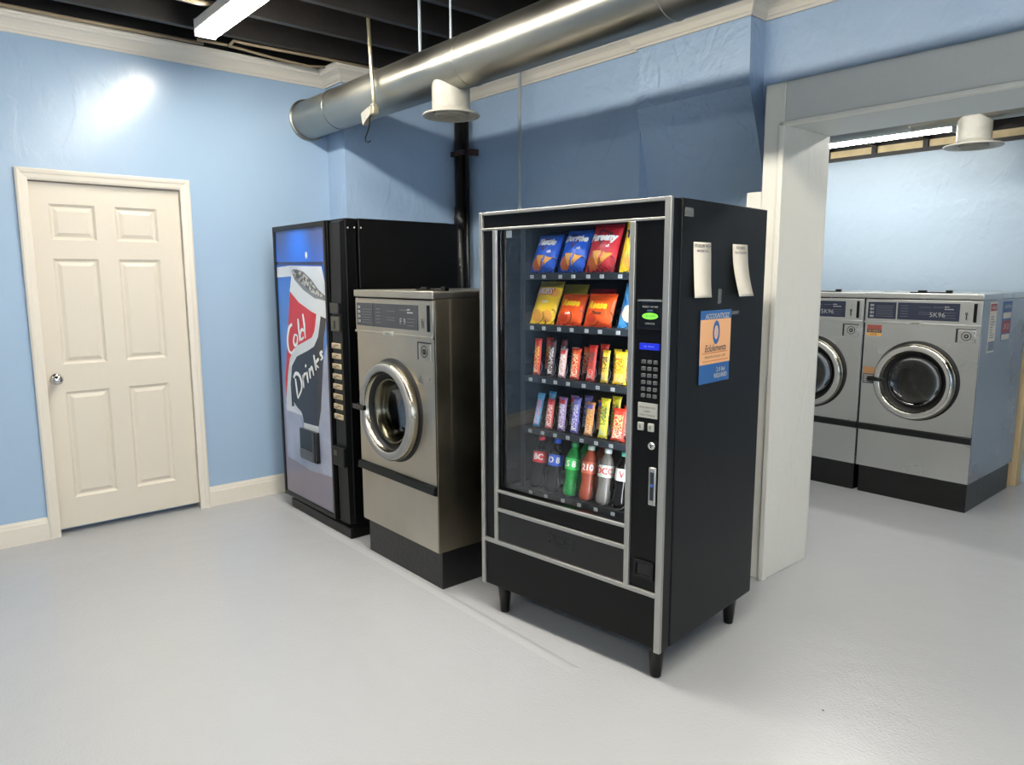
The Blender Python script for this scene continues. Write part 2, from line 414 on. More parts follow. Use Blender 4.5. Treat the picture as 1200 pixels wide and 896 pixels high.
fr.box(-.12, .004, .03, .052, 0, 2.06); fr.box(-.12, .004, W6-.052, W6-.03, 0, 2.06); fr.box(-.12, .004, .03, W6-.03, 2.036, 2.07)
fr.build('door_frame', dr)
kn = MB(M_CHROME); kn.lathe([(.0, .0), (.033, .0), (.033, .004), (.026, .009), (.012, .012), (.011, .03), (.018, .036), (.027, .046), (.029, .056), (.025, .066), (.014, .072), (.0, .073)], (-.028, .11, .925), 'x', 28)
kn.build('door_knob', slab).parent = slab

# ------------------------------------------------------------------ lamps
def lamp(name, label, x0, x1, y, z, m, group, hang, hw=.05, hh=.03):
    t = thing(name, label, 'ceiling light', ((x0+x1)/2, y, z), 0, group); h = (x1-x0)/2
    MB(M_LAMPH).box(-h, h, -.055, .055, .03, .085, .006).box(-h, h, -.03, .03, .085, hang-.0, .002).build('housing', t)
    MB(m).box(-h+.006, h-.006, -hw, hw, .03-hh, .03, .006).build('diffuser', t)
    MB(M_LAMPH).box(-h-.004, -h+.006, -.056, .056, -.002, .087, .002).build('end_cap', t)
    MB(M_LAMPH).box(h-.006, h+.004, -.056, .056, -.002, .087, .002).build('end_cap', t)
    return t
lamp('ceiling_light', 'long lit tube light under the black joists above the door wall', -4.27, -1.87, 1.47, 2.80, M_LAMP, None, .1)
lamp('ceiling_light', 'lit tube light in line with the visible one, past the top of the picture', -1.45, .95, 1.47, 2.80, M_LAMP, None, .1)
lamp('ceiling_light', 'unseen tube light added behind the viewer over the front of the room', -2.8, -.4, -1.6, 2.80, M_LAMPB, None, .1)  # this tube and the next are unseen, added to light the room
lamp('ceiling_light', 'unseen tube light added behind the viewer on the window side to the right', .3, 2.7, -1.6, 2.80, M_LAMPB, None, .1)
lamp('ceiling_light', 'lit tube light seen through the wide doorway above the back room washers', -3.6, -1.86, 5.5, 2.445, M_LAMPF, None, .1, .03, .02)
lamp('ceiling_light', 'tube light added in the back room, unseen above the doorway lintel', -2.6, -.2, 4.35, 2.46, M_LAMPG, None, .1)  # added out of sight to brighten the back room and its washers

# ------------------------------------------------------------------ duct
DYC, DZC, DR = 2.318, 2.565, .124
du = thing('air_duct', 'round galvanised ventilation duct hung below the ceiling along the blue wall', 'duct', (XL, DYC, DZC))
mb = MB(M_GALV)
mb.lathe([(DR, .004), (DR, 7.9)], (0, 0, 0), 'x', 64); mb.build('pipe', du)
for sx in (.45, 1.83, 3.05, 4.4, 5.7): MB(M_GALV).lathe([(DR, sx-.004), (DR+.003, sx-.002), (DR+.003, sx+.002), (DR, sx+.004)], (0, 0, 0), 'x', 64).build('seam', du)
MB(M_GALV).lathe([(DR-.002, .012), (DR+.012, .012), (DR+.014, .008), (DR+.014, .002), (DR-.002, .001)], (0, 0, 0), 'x', 56).build('end_collar', du)
vx = -3.165-XL
vb = MB(M_GALVW)
# boot: walls cut to the saddle of the duct
n = 40; top = []; bot = []
for i in range(n):
    a = 2*pi*i/n; x, y = .098*cos(a), .098*sin(a)
    top.append(vb.bm.verts.new((vx+x, y, -sqrt(max(DR**2-y*y, 0))+.004))); bot.append(vb.bm.verts.new((vx+x, y, -.222)))
for i in range(n):
    f = vb.bm.faces.new((top[i], top[(i+1)%n], bot[(i+1)%n], bot[i])); f.smooth = True
vb.build('vent_boot', du)
vd = MB(M_GALVW); vd.lathe([(.098, -.205), (.104, -.222), (.145, -.232), (.15, -.238), (.146, -.243), (.118, -.238), (.09, -.222)], (vx, 0, 0), 'z', 44)
for r in (.085, .06, .035): vd.lathe([(r-.004, -.215), (r, -.236), (r-.006, -.244), (r-.022, -.225)], (vx, 0, 0), 'z', 36)
vf = vd.build('vent_diffuser', du)
MB(M_BLKM).lathe([(.096, -.2), (0, -.2)], (vx, 0, 0), 'z', 32).build('vent_throat', vf)
# hangers
h1 = thing('duct_hanger', 'bent zinc rod hanger with clamp and wire hook at the far end of the duct', 'hanger', (-3.69, 2.17, 2.41))
MB(M_ZINC).tube([(-.0, 0, 0), (-.002, 0, .1), (-.004, -.01, .3), (0, -.02, .5)], .0105, 10).build('rod', h1)
MB(M_ZINC).box(-.022, .022, -.018, .018, -.012, .03, .004).box(-.014, .014, -.016, .016, .03, .045, .003).build('clamp', h1)
MB(M_GALVW).hexa([(-.10, -.018, -.055), (-.012, -.02, -.012), (-.012, .02, -.012), (-.10, .018, -.055), (-.115, -.018, .01), (-.015, -.02, .035), (-.015, .02, .035), (-.115, .018, .01)]).build('bracket', h1)
MB(M_BLK).tube([(-.01, -.005, -.01), (-.03, -.01, -.025), (-.035, -.01, -.06), (-.06, -.01, -.1), (-.085, -.01, -.125), (-.085, -.01, -.145), (-.06, -.01, -.155), (-.03, -.01, -.15)], .0035, 8).build('hook', h1)
h2 = thing('duct_hanger', 'plain grey strap hanger left of the round vent, second along the duct', 'hanger', (-3.44, DYC, DZC+DR-.002))
MB(M_COND).box(-.009, .009, -.004, .004, 0, .36, .001).lathe([(.0, .0), (.013, .0), (.013, .01), (0, .012)], (0, 0, 0), 'z', 16).build('strap', h2)
h3 = thing('duct_hanger', 'thin grey strap hanger at the duct seam right of the vent', 'hanger', (-3.16, DYC, DZC+DR-.002))
MB(M_COND).box(-.006, .006, -.003, .003, 0, .36, .001).lathe([(.0, .0), (.01, .0), (.01, .008), (0, .01)], (0, 0, 0), 'z', 16).build('strap', h3)

# cables under the joists
tag(MB(M_CABLE).tube([(-4.715, -1.0, 2.893), (-4.71, .3, 2.892), (-4.70, .9, 2.888), (-4.69, 1.6, 2.893)], .011, 8).build('ceiling_cable'), 'beige cable under the joists left of the tube light', 'cable')
tag(MB(M_CABLE).tube([(-4.64, 1.55, 2.893), (-4.625, 1.72, 2.892), (-4.63, 2.0, 2.873), (-4.64, 2.25, 2.868), (-4.64, 2.44, 2.893)], .0085, 8).build('ceiling_cable'), 'lower sagging beige cable between the tube light and the wall corner', 'cable')
tag(MB(M_CABLE).tube([(-4.6, 1.72, 2.88), (-4.545, 1.73, 2.9), (-4.53, 1.8, 2.893), (-4.5, 2.1, 2.888), (-4.46, 3.3, 2.893)], .0085, 8).build('ceiling_cable'), 'upper looped pair of beige cables right of the tube light end', 'cable')
tag(MB(M_CABLE).tube([(-4.02, 1.1, 2.893), (-4.02, 1.36, 2.892), (-4.02, 1.44, 2.9)], .012, 8).build('ceiling_cable'), 'short beige cable stub above the tube light at the picture top', 'cable')

# pipes on the back wall
dp = thing('drain_pipe', 'black iron drain pipe standing in the corner behind the drinks machine', 'pipe', (-4.52, 3.385, 0))
MB(M_PIPE).lathe([(.04, 0), (.04, 2.75)], (0, 0, 0), 'z', 24, (True, True)).build('pipe', dp)
MB(M_PIPE).lathe([(.04, 1.86), (.052, 1.87), (.052, 1.95), (.047, 1.96), (.047, 2.02), (.041, 2.03)], (0, 0, 0), 'z', 24).build('coupling', dp)
MB(M_PIPE).tube([(.062, .02, 0), (.062, .02, 2.72)], .016, 10).build('side_pipe', dp)
MB(M_RUST).box(-.05, .15, -.05, -.035, 2.395, 2.43, .002).box(.13, .15, -.05, .06, 2.39, 2.435, .002).box(-.045, -.03, -.05, .06, 2.395, 2.43, .002).build('bracket', dp)
cd = thing('conduit', 'slim painted conduit running up the blue wall behind the snack machine', 'conduit', (-3.8, 3.352, 0))
MB(M_COND).tube([(0, 0, 0), (0, 0, 1.5), (0, 0, 3.1)], .0115, 12).build('tube', cd)
MB(M_COND).box(-.012, .012, .008, .105, 1.6, 1.618, .002).build('clip', cd)

# ------------------------------------------------------------------ front loading washers
def plate_with_hole(mb, x0, x1, z0, z1, cx, cz, r, y, n=48):
    ring = []; outer = []
    for i in range(n):
        a = 2*pi*(i+.5)/n; c, s_ = cos(a), sin(a)
        ring.append(mb.bm.verts.new((cx+r*c, y, cz+r*s_)))
        t = min(((x1-cx)/c if c > 0 else (x0-cx)/c) if abs(c) > 1e-6 else 9, ((z1-cz)/s_ if s_ > 0 else (z0-cz)/s_) if abs(s_) > 1e-6 else 9)
        outer.append(mb.bm.verts.new((cx+t*c, y, cz+t*s_)))
    for i in range(n): mb._paint([mb.bm.faces.new((ring[i], ring[(i+1)%n], outer[(i+1)%n], outer[i]))])
    # corners
    for X, Z in ((x0, z0), (x1, z0), (x1, z1), (x0, z1)):
        best = None
        for i in range(n):
            a_, b_ = outer[i].co, outer[(i+1)%n].co
            if (abs(a_.x-X) < 1e-5 or abs(b_.x-X) < 1e-5) and (abs(a_.z-Z) < 1e-5 or abs(b_.z-Z) < 1e-5) and abs(a_.x-b_.x) > 1e-5 and abs(a_.z-b_.z) > 1e-5: best = i
        if best is not None:
            mb._paint([mb.bm.faces.new((outer[best], outer[(best+1)%n], mb.bm.verts.new((X, y, Z))))])
    return ring
def make_washer(label, loc, W, D, H, zb, front, side, panel_mat, digits, door_z, stickers=0, group=None, decals=False, lidbolt=(.3,.5), doorx=.345, ring=None):
    t = thing('washing_machine', label, 'washing machine', loc, 0, group)
    MB(M_PLINTH).box(.012, W-.012, .03, D-.02, 0, zb, .004).build('plinth', t)
    zt = H-.036; cx, cz, R = doorx, door_z, .252
    b = MB(side)
    b.box(W-.012, W, .004, D, zb, zt, .003); b.box(0, .012, .004, D, zb, zt, .003); b.box(.012, W-.012, D-.012, D, zb, zt)
    b.box(.012, W-.012, .004, D-.012, zb, zb+.01)
    b.build('cabinet', t)
    f = MB(front)
    zp = 1.222 if H > 1.41 else 1.192        # bottom of the control panel
    zs = .505 if H > 1.41 else .478          # service strip
    plate_with_hole(f, .004, W-.004, zs, zp-.004, cx, cz, .2, 0.)
    f.box(.004, W-.004, .002, .012, zb+.002, zs)
    fp = f.build('front_panel', t)
    s = MB(M_BLKS); s.hexa([(.0, -.022, zs-.022), (W, -.022, zs-.022), (W, .0, zs-.03), (0, .0, zs-.03), (0, -.018, zs+.012), (W, -.018, zs+.012), (W, .0, zs+.018), (0, .0, zs+.018)]); s.build('grip_strip', t)
    # lid
    l = MB(front); l.box(-.004, W+.004, -.012, D+.004, zt, H, .006); l.build('lid', t)
    lt = MB(M_BLK); a, c2 = lidbolt
    lt.box(a, a+.05, .06, .085, H+.006, H+.018, .003); lt.box(a+.165, a+.2, .06, .085, H, H+.02, .003); lt.box(a-.05, a+.19, .066, .078, H, H+.008, .001); lt.build('lid_latch', t)
    # control panel
    ch = zt-zp; c = MB(front); c.box(.002, W-.002, -.006, .03, zp, zt-.006, .004); c.box(.0, W, -.012, -.004, zp-.006, zp+.006, .002)
    cp_ = c.build('control_panel', t)
    y = -.0075; z0 = zp+.03; z1 = zt-.03
    if H < 1.41: z0, z1 = 1.216, 1.327
    x1 = .185 if H > 1.41 else .2
    def lines(m, xa, xb, zs_, h):
        for q in zs_:
            x = xa
            while x < xb-.004:
                w = min(random.uniform(.006, .016), xb-x); m.box(x, x+w, y-.0035, y-.002, q, q+h); x += w+.003
    d1 = MB(panel_mat, M_PRINT, M_DPRINT); d1.box(.02, x1, y-.002, y+.004, z0, z1, .001); d1.use(M_PRINT)
    for k in range(4):
        zz = z1-.022-k*.024; d1.lathe([(.003, -.0036), (.008, -.0036)], (.043, y, zz), 'y', 12); d1.box(.053, .058, y-.0035, y-.002, zz-.007, zz+.007)
    d1.use(M_DPRINT); lines(d1, .075, x1-.015, [z0+.016+.0135*k for k in range(6)], .004); d1.build('cycle_guide', cp_)
    d2 = MB(panel_mat, M_PRINT, M_DPRINT); xe = W-.125; d2.box(x1+.01, xe, y-.002, y+.004, z0, z1, .001)
    d2.use(M_DPRINT); lines(d2, x1+.03, x1+.075, [z0+.02+.017*k for k in range(5)], .004)
    lines(d2, x1+.14, x1+.21, [z0+.038, z0+.05, z0+.082], .003); lines(d2, xe-.15, xe-.09, [z1-.028], .004); lines(d2, xe-.085, xe-.02, [z0+.018, z0+.034, z0+.05], .003)
    d2.use(M_PRINT); lines(d2, xe-.085, xe-.03, [z1-.04], .006); lines(d2, xe-.085, xe-.06, [z1-.026], .006)
    d2.text(digits, (xe-.125, y-.004, z0+.036), .043, bold=.0)
    d2.build('display', cp_)
    cs = MB(M_BLK); cs.box(W-.048, W-.03, y-.003, y+.004, z0-.002, z1+.002, .002); cs.build('card_slot', cp_)
    kk = MB(M_RUST if H > 1.41 else M_INK); kk.lathe([(.004, -.004), (.008, -.004)], (W-.085, y, z0+.05), 'y', 14); kk.box(W-.088, W-.083, y-.004, y-.002, z0+.012, z0+.044); kk.build('coin_mark', cp_)
    nm = MB(M_PLATE, M_INK); nm.box(W/2-.07, W/2+.02, -.016, -.008, zp-.008, zp+.012, .002); nm.use(M_INK); nm.text('DEXTER' if H < 1.41 else 'Dexter', (W/2-.025, -.0165, zp+.002), .014); nm.build('name_plate', cp_)
    # coin lock box
    z2 = 1.2 if H > 1.41 else 1.172; k = MB(front, M_INK, M_DALU); xa = W-.138; xb = W-.028
    k.use(M_DALU); k.box(xa, xa+.012, -.004, .006, z2-.085, z2); k.box(xa, xb, -.004, .006, z2-.006, z2)
    k.use(front); k.box(xa+.012, xb, -.006, .006, z2-.085, z2-.006, .002)
    k.use(M_INK); k.lathe([(.024, -.0075), (.028, -.0075)], ((xa+xb)/2+.005, 0, z2-.044), 'y', 24); k.lathe([(.006, -.0085), (.012, -.009), (.014, -.006)], ((xa+xb)/2+.005, 0, z2-.044), 'y', 16)
    k.build('coin_lock', t)
    # door: outer chrome drum ring, satin rim, dark gasket, bowl glass
    dd = MB(M_CHROME2)
    dd.lathe([(.2, .004), (.246, .0), (.25, -.005), (.25, -.032), (.247, -.044), (.242, -.05)], (cx, 0, cz), 'y', 64)
    door = dd.build('door', t)
    MB(M_RUB).lathe([(.2, -.001), (.262, -.002), (.262, .001)], (cx+.004, 0, cz+.004), 'y', 56).build('seal_plate', door)
    MB(M_RIM if ring else M_CHROME).lathe([(.242, -.05), (.237, -.0565), (.234, -.058), (.209, -.059), (.205, -.0575), (.203, -.052)], (cx, 0, cz), 'y', 64).build('rim', door)
    MB(M_CHROME2).lathe([(.203, -.052), (.199, -.036), (.195, -.03)], (cx, 0, cz), 'y', 64).build('inner_ring', door)
    MB(M_RUB).lathe([(.195, -.03), (.19, -.012), (.174, -.006), (.166, .0), (.166, .05)], (cx, 0, cz), 'y', 56).build('gasket', door)
    MB(M_BOWL if ring else M_DRING).lathe([(.17, -.004), (.168, -.014), (.162, -.018), (.154, -.012)]+([(.146, .016), (.137, .042), (.13, .05)] if ring else [(.152, .01)]), (cx, 0, cz), 'y', 56).build('bowl_ring', door)
    if ring: MB(M_DGLASS).lathe([(.138, .03), (.13, .05), (.11, .07), (.07, .082), (.0, .086)], (cx, 0, cz), 'y', 48).build('glass', door)
    else: MB(M_FGLASS).lathe([(.156, -.01), (.15, -.004), (.13, .008), (.09, .016), (.0, .02)], (cx, 0, cz), 'y', 48).build('glass', door)
    hd = MB(M_BLKG); hd.box(cx-.272, cx-.245, -.064, -.006, cz-.018, cz+.014, .004); hd.box(cx-.276, cx-.165, -.08, -.06, cz-.013, cz+.013, .005); hd.build('handle', door)
    dm = MB(M_DRUM); dm.lathe([(.198, .014), (.2, .06), (.21, .08), (.24, .1), (.24, .5), (.2, .52), (0, .52)], (cx, 0, cz), 'y', 48)
    for i in range(3):
        a = .6+i*2*pi/3; dm.tube([(cx+.225*cos(a), .12, cz+.225*sin(a)), (cx+.225*cos(a+.2), .48, cz+.225*sin(a+.2))], .03, 8)
    dm.build('drum', t)
    if stickers:
        q = MB(mat('red sticker print', (178, 84, 66), .5), mat('navy sticker print', (60, 62, 76), .5), mat('orange sticker print', (214, 160, 84), .5))
        q.box(.018, .115, -.0012, .0, 1.145, 1.172); q.use(q.mats[1]).box(.018, .115, -.0012, 0, 1.12, 1.145); q.use(q.mats[2]).box(.018, .115, -.0012, 0, 1.098, 1.12)
        q.use(q.mats[1]).text('NOTICE', (.066, -.0018, 1.158), .022); q.use(q.mats[2]).text('HE ONLY', (.066, -.0018, 1.132), .02); q.use(q.mats[1]).text('SOAP', (.066, -.0018, 1.109), .018); q.build('warning_sticker', t)
        q = MB(mat('brown sticker print', (168, 124, 84), .5), mat('dark grey sticker print', (84, 84, 88), .5), M_PRINT)
        q.box(.01, .1, -.0012, 0, .84, .885); q.use(q.mats[1]).box(.01, .1, -.0012, 0, .772, .84); q.use(M_PRINT)
        for kx in range(5): q.box(.018, .04+.01*kx, -.0016, -.001, .782+.011*kx, .786+.011*kx)
        q.build('instruction_sticker', t)
    if decals:
        X = W+.0004
        q = MB(M_PAPER, mat('dull red print', (160, 70, 72), .5), mat('grey notice print', (120, 128, 140), .5))
        q.box(X, X+.001, .13, .26, 1.02, 1.335); q.use(q.mats[1]).box(X+.001, X+.0015, .135, .255, 1.28, 1.325); q.use(q.mats[2])
        for r in range(9): q.box(X+.001, X+.0015, .15, .15+random.uniform(.04, .09), 1.24-.016*r, 1.246-.016*r)
        q.box(X+.001, X+.0015, .135, .255, 1.03, 1.09); q.use(M_PAPER).text('WASH', (X+.002, .195, 1.3), .03, 'yz'); q.build('instruction_notice', t)
        q = MB(mat('blue notice print', (78, 104, 150), .5), M_PAPER, mat('dull red print', (160, 70, 72), .5))
        q.box(X, X+.001, .38, .56, 1.08, 1.335); q.use(M_PAPER).box(X+.001, X+.0015, .39, .55, 1.225, 1.262); q.box(X+.001, X+.0015, .39, .55, 1.085, 1.12)
        q.use(q.mats[2]).box(X+.001, X+.0015, .39, .55, 1.13, 1.21); q.use(M_PAPER).text('CAUTION', (X+.002, .47, 1.3), .03, 'yz'); q.text('24 20', (X+.002, .47, 1.17), .05, 'yz'); q.build('caution_notice', t)
    return t
make_washer('worn stainless front loading washer between the drinks machine and the snack machine', (-3.447, 1.886, 0), .719, .9, 1.436, .192, M_STEELN, M_SIDE_N, M_PANELN, 'F 9', .835, lidbolt=(.52, 0), ring=M_CHROME2)
make_washer('right hand stainless washer in the back room with stickers by its round door', (-2.174, 5.056, 0), .701, .9, 1.388, .193, M_STEELF, M_STEELS, M_PANEL, '5K96', .815, 1, None, True)
make_washer('stainless washer in the back room partly hidden by the white pillar', (-2.884, 5.056, 0), .701, .9, 1.388, .193, M_STEELF, M_STEELS, M_PANEL, '5K96', .815)

# ------------------------------------------------------------------ cold drinks machine
so = thing('drinks_vending_machine', 'tall black drinks machine with a big soda can picture, beside the door wall', 'vending machine', (-4.529, 1.914, 0))
SW, SD, SH = .875, .80, 1.822
DT = .10
MB(M_BLK).box(.008, SW, DT+.012, SD, .07, SH, .006).box(.03, SW-.03, DT+.03, SD-.05, SH, SH+.004).build('cabinet', so)
MB(M_BLK).box(.075, SW+.005, .0, SD-.02, 0, .062, .006).box(.078, SW+.0, .02, SD-.03, .06, .072).build('base', so)
db = MB(M_BLK); db.box(0, SW, .03, DT, .076, SH, .008); db.box(.0, .718, .0, .03, .076, SH-.004, .006)
ddoor = db.build('door', so)
AF = mat('backlit art ground', (84, 118, 176), .12)
BLUE1 = mat('art deep blue', (52, 96, 190), .12); ICE = mat('art ice grey', (176, 184, 206), .12, vary=(7, .12), bump=None)
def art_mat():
    m = mat('drinks art ground with painted glow', (70, 110, 180), .13); nt = m.node_tree; N = nt.nodes; L = nt.links; b = N['Principled BSDF']
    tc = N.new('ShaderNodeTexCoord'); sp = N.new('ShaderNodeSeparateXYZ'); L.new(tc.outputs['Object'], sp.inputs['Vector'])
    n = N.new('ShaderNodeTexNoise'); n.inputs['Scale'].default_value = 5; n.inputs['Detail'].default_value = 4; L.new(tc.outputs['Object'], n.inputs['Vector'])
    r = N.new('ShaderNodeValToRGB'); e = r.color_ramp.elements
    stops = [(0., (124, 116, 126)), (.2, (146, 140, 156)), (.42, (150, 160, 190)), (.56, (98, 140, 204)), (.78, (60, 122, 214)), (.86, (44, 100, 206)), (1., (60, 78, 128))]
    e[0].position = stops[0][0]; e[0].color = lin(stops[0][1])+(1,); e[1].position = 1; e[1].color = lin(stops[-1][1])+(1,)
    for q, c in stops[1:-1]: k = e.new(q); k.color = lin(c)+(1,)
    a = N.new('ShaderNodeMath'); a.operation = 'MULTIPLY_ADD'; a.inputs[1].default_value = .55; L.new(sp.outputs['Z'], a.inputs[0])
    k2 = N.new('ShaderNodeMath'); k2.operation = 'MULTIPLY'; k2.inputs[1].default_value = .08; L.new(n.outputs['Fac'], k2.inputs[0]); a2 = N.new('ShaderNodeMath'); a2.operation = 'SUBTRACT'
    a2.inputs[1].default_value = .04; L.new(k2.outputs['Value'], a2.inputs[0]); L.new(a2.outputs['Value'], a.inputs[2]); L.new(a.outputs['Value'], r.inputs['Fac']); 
    ds = N.new('ShaderNodeVectorMath'); ds.operation = 'DISTANCE'; ds.inputs[1].default_value = (.34, 0, 1.68)  # round blue glow painted into the panel colour
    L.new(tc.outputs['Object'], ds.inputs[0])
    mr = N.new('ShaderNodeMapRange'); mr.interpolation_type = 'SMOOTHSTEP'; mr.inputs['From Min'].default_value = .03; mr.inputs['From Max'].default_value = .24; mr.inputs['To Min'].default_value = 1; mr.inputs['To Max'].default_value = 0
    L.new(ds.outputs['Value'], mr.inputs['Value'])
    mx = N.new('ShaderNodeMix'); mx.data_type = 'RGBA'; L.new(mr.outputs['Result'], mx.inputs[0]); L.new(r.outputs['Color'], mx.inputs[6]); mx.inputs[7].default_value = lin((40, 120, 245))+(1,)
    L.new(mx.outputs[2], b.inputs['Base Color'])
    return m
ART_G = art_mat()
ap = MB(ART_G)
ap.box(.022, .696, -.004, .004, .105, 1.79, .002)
def poly(m, pts, y): ap.use(m); ap.face([(x, y, z) for x, z in pts])
GLOW = mat('art painted blue glow', (44, 128, 240), .13)
poly(mat('art white glint', (235, 240, 245), .2), [(.458+.014*cos(a), 1.631+.02*sin(a)) for a in [2*pi*i/16 for i in range(16)]], -.0047)
poly(mat('art painted reflection line', (24, 40, 84), .15), [(.022, 1.598), (.672, 1.588), (.672, 1.569), (.022, 1.58)], -.0047)  # dark line paints a reflection across the panel
poly(mat('art frosted band', (206, 214, 222), .13, vary=(6, .12)), [(.03, 1.564), (.219, 1.572), (.65, 1.562), (.69, 1.45), (.694, 1.372), (.231, 1.507), (.026, 1.501)], -.0048)
poly(mat('art pale ice', (166, 172, 194), .13, vary=(5, .16)), [(.637, 1.036), (.694, 1.15), (.694, .396), (.694, .33), (.4, .31), (.2, .33), (.056, .34), (.056, .692), (.179, .674), (.295, .664), (.304, .598), (.324, .567), (.53, .574), (.539, .633), (.569, .735), (.613, .916)], -.0045)
RED = mat('art red', (206, 34, 40), .13, vary=(3, .12)); BLK_A = mat('art black', (34, 34, 44), .13); SIL = mat('art silver white', (214, 218, 222), .13, vary=(4, .05))
poly(SIL, [(.208, 1.417), (.329, 1.352), (.505, 1.299), (.684, 1.266), (.644, 1.154), (.606, .915), (.571, .719), (.53, .611), (.328, .605), (.298, .648), (.076, .651), (.083, .861), (.134, 1.08)], -.005)
poly(RED, [(.208, 1.417), (.329, 1.352), (.505, 1.299), (.56, 1.288), (.542, 1.226), (.526, 1.186), (.491, 1.148), (.398, 1.118), (.286, 1.086), (.21, 1.048), (.16, .989), (.129, .909), (.098, .794), (.08, .722), (.079, .861), (.134, 1.08)], -.0054)
poly(BLK_A, [(.616, 1.278), (.684, 1.266), (.644, 1.154), (.606, .915), (.571, .719), (.53, .611), (.328, .605), (.305, .661), (.191, .693), (.16, .684), (.156, .826), (.189, .949), (.265, 1.014), (.429, 1.064), (.512, 1.094), (.57, 1.153), (.593, 1.213)], -.0054)
poly(SIL, [(.249, 1.527), (.287, 1.491), (.402, 1.431), (.548, 1.384), (.694, 1.37), (.684, 1.266), (.505, 1.299), (.329, 1.352), (.208, 1.417)], -.0058)
poly(mat('art rim grey', (120, 122, 124), .15), [(.246, 1.538), (.266, 1.549), (.321, 1.55), (.416, 1.533), (.513, 1.489), (.602, 1.43), (.694, 1.392), (.694, 1.368), (.548, 1.38), (.401, 1.427), (.286, 1.487)], -.0062)
poly(speckle('art can lid', (184, 184, 180), (70, 70, 72), 45), [(.255, 1.533), (.268, 1.543), (.321, 1.544), (.412, 1.526), (.506, 1.482), (.595, 1.424), (.66, 1.396), (.634, 1.388), (.516, 1.412), (.395, 1.462), (.297, 1.504)], -.0066)
poly(SIL, [(.328, .605), (.53, .611), (.53, .574), (.324, .567)], -.0058)
poly(mat('art snow', (205, 210, 222), .2), [(.194, .719), (.24, .691), (.3, .669), (.275, .655), (.199, .677)], -.0058)
ap.use(mat('art white lettering', (240, 240, 238), .2))
TY = -.0064
for pts, w in (([(.221, 1.213), (.175, 1.188), (.145, 1.117), (.154, 1.048), (.196, 1.032), (.242, 1.059)], .024), ([(.252, 1.151), (.232, 1.111), (.25, 1.082), (.284, 1.103), (.288, 1.144), (.252, 1.151)], .02), ([(.31, 1.251), (.314, 1.195), (.321, 1.112)], .022),
    ([(.39, 1.181), (.355, 1.186), (.33, 1.151), (.343, 1.125), (.381, 1.143)], .02), ([(.38, 1.283), (.394, 1.221), (.401, 1.137)], .022),
    ([(.233, .873), (.246, .8), (.257, .75)], .022), ([(.206, .875), (.242, .906), (.294, .898), (.321, .855), (.311, .807), (.257, .75)], .024), ([(.342, .907), (.349, .826)], .022), ([(.344, .875), (.362, .909), (.389, .921)], .02),
    ([(.4, .931), (.414, .865)], .022), ([(.384, .972), (.396, .962)], .022), ([(.438, .957), (.447, .895)], .022), ([(.441, .935), (.469, .964), (.482, .952), (.494, .918)], .022), ([(.506, 1.043), (.531, .953)], .022), ([(.571, 1.026), (.525, .992), (.567, .973)], .02), ([(.623, 1.074), (.593, 1.058), (.62, 1.039), (.595, 1.019)], .02)):
    ap.ribbon(pts, TY, w)
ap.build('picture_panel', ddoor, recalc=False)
bz = MB(M_BLK)
for q in ((.0, .024, .08, 1.815), (.694, .718, .08, 1.815), (.02, .7, 1.785, 1.815), (.02, .7, .08, .108)): bz.box(q[0], q[1], -.012, .0, q[2], q[3], .003)
bz.build('panel_frame', ddoor)
vm = MB(M_BLKG); vm.box(.307, .538, -.03, -.004, .383, .574, .006); vend = vm.build('vend_door', ddoor)
MB(mat('vend flap grey', (74, 78, 84), .3)).box(.316, .495, -.036, -.029, .392, .448, .003).build('flap_lip', vend)
MB(mat('vend edge', (58, 60, 64), .3)).box(.497, .512, -.036, -.029, .39, .57, .003).build('flap_edge', vend)
st = MB(M_BLKS); st.prism_x([(.03, .085), (.004, .085), (-.002, .5), (-.004, 1.25), (.004, 1.8), (.03, 1.812)], .752, .868); st.box(.726, .75, .012, .03, .09, 1.8)
strip = st.build('selection_strip', ddoor)
BTN = mat('ivory selection button', (190, 172, 138), .3); BTL = mat('button print', (120, 100, 82), .5)
for i in range(8):
    z = 1.118-.058*i
    b = MB(BTN, BTL); b.box(.752, .848, -.013, -.002, z-.015, z+.015, .004); b.use(BTL); b.box(.765, .8, -.0136, -.0128, z-.008, z-.002); b.box(.79, .835, -.0136, -.0128, z+.002, z+.007)
    b.build('selection_button', strip)
MB(mat('coin plate dark', (30, 30, 32), .2)).box(.758, .86, -.02, -.002, 1.3, 1.36, .004).build('bill_slot', strip)
c = MB(mat('coin plate grey', (96, 92, 84), .35, .6), M_BLK); c.box(.755, .85, -.014, -.002, 1.2, 1.285, .004); c.use(M_BLK); c.box(.79, .81, -.0146, -.0135, 1.215, 1.26); c.build('coin_plate', strip)
c = MB(M_BLKS, M_BLKG); c.box(.742, .872, -.025, -.0, .425, .54, .006); c.use(M_BLKG); c.box(.755, .795, -.0262, -.024, .482, .515); c.build('coin_return', strip)
for (y, z) in ((.05, 1.77), (.09, 1.772), (.09, 1.19), (.09, 1.16), (.13, 1.772)): MB(M_PRINT).lathe([(0, .003), (.004, .0025), (.005, 0)], (SW+.0, y, z), 'x', 10).build('screw', so)

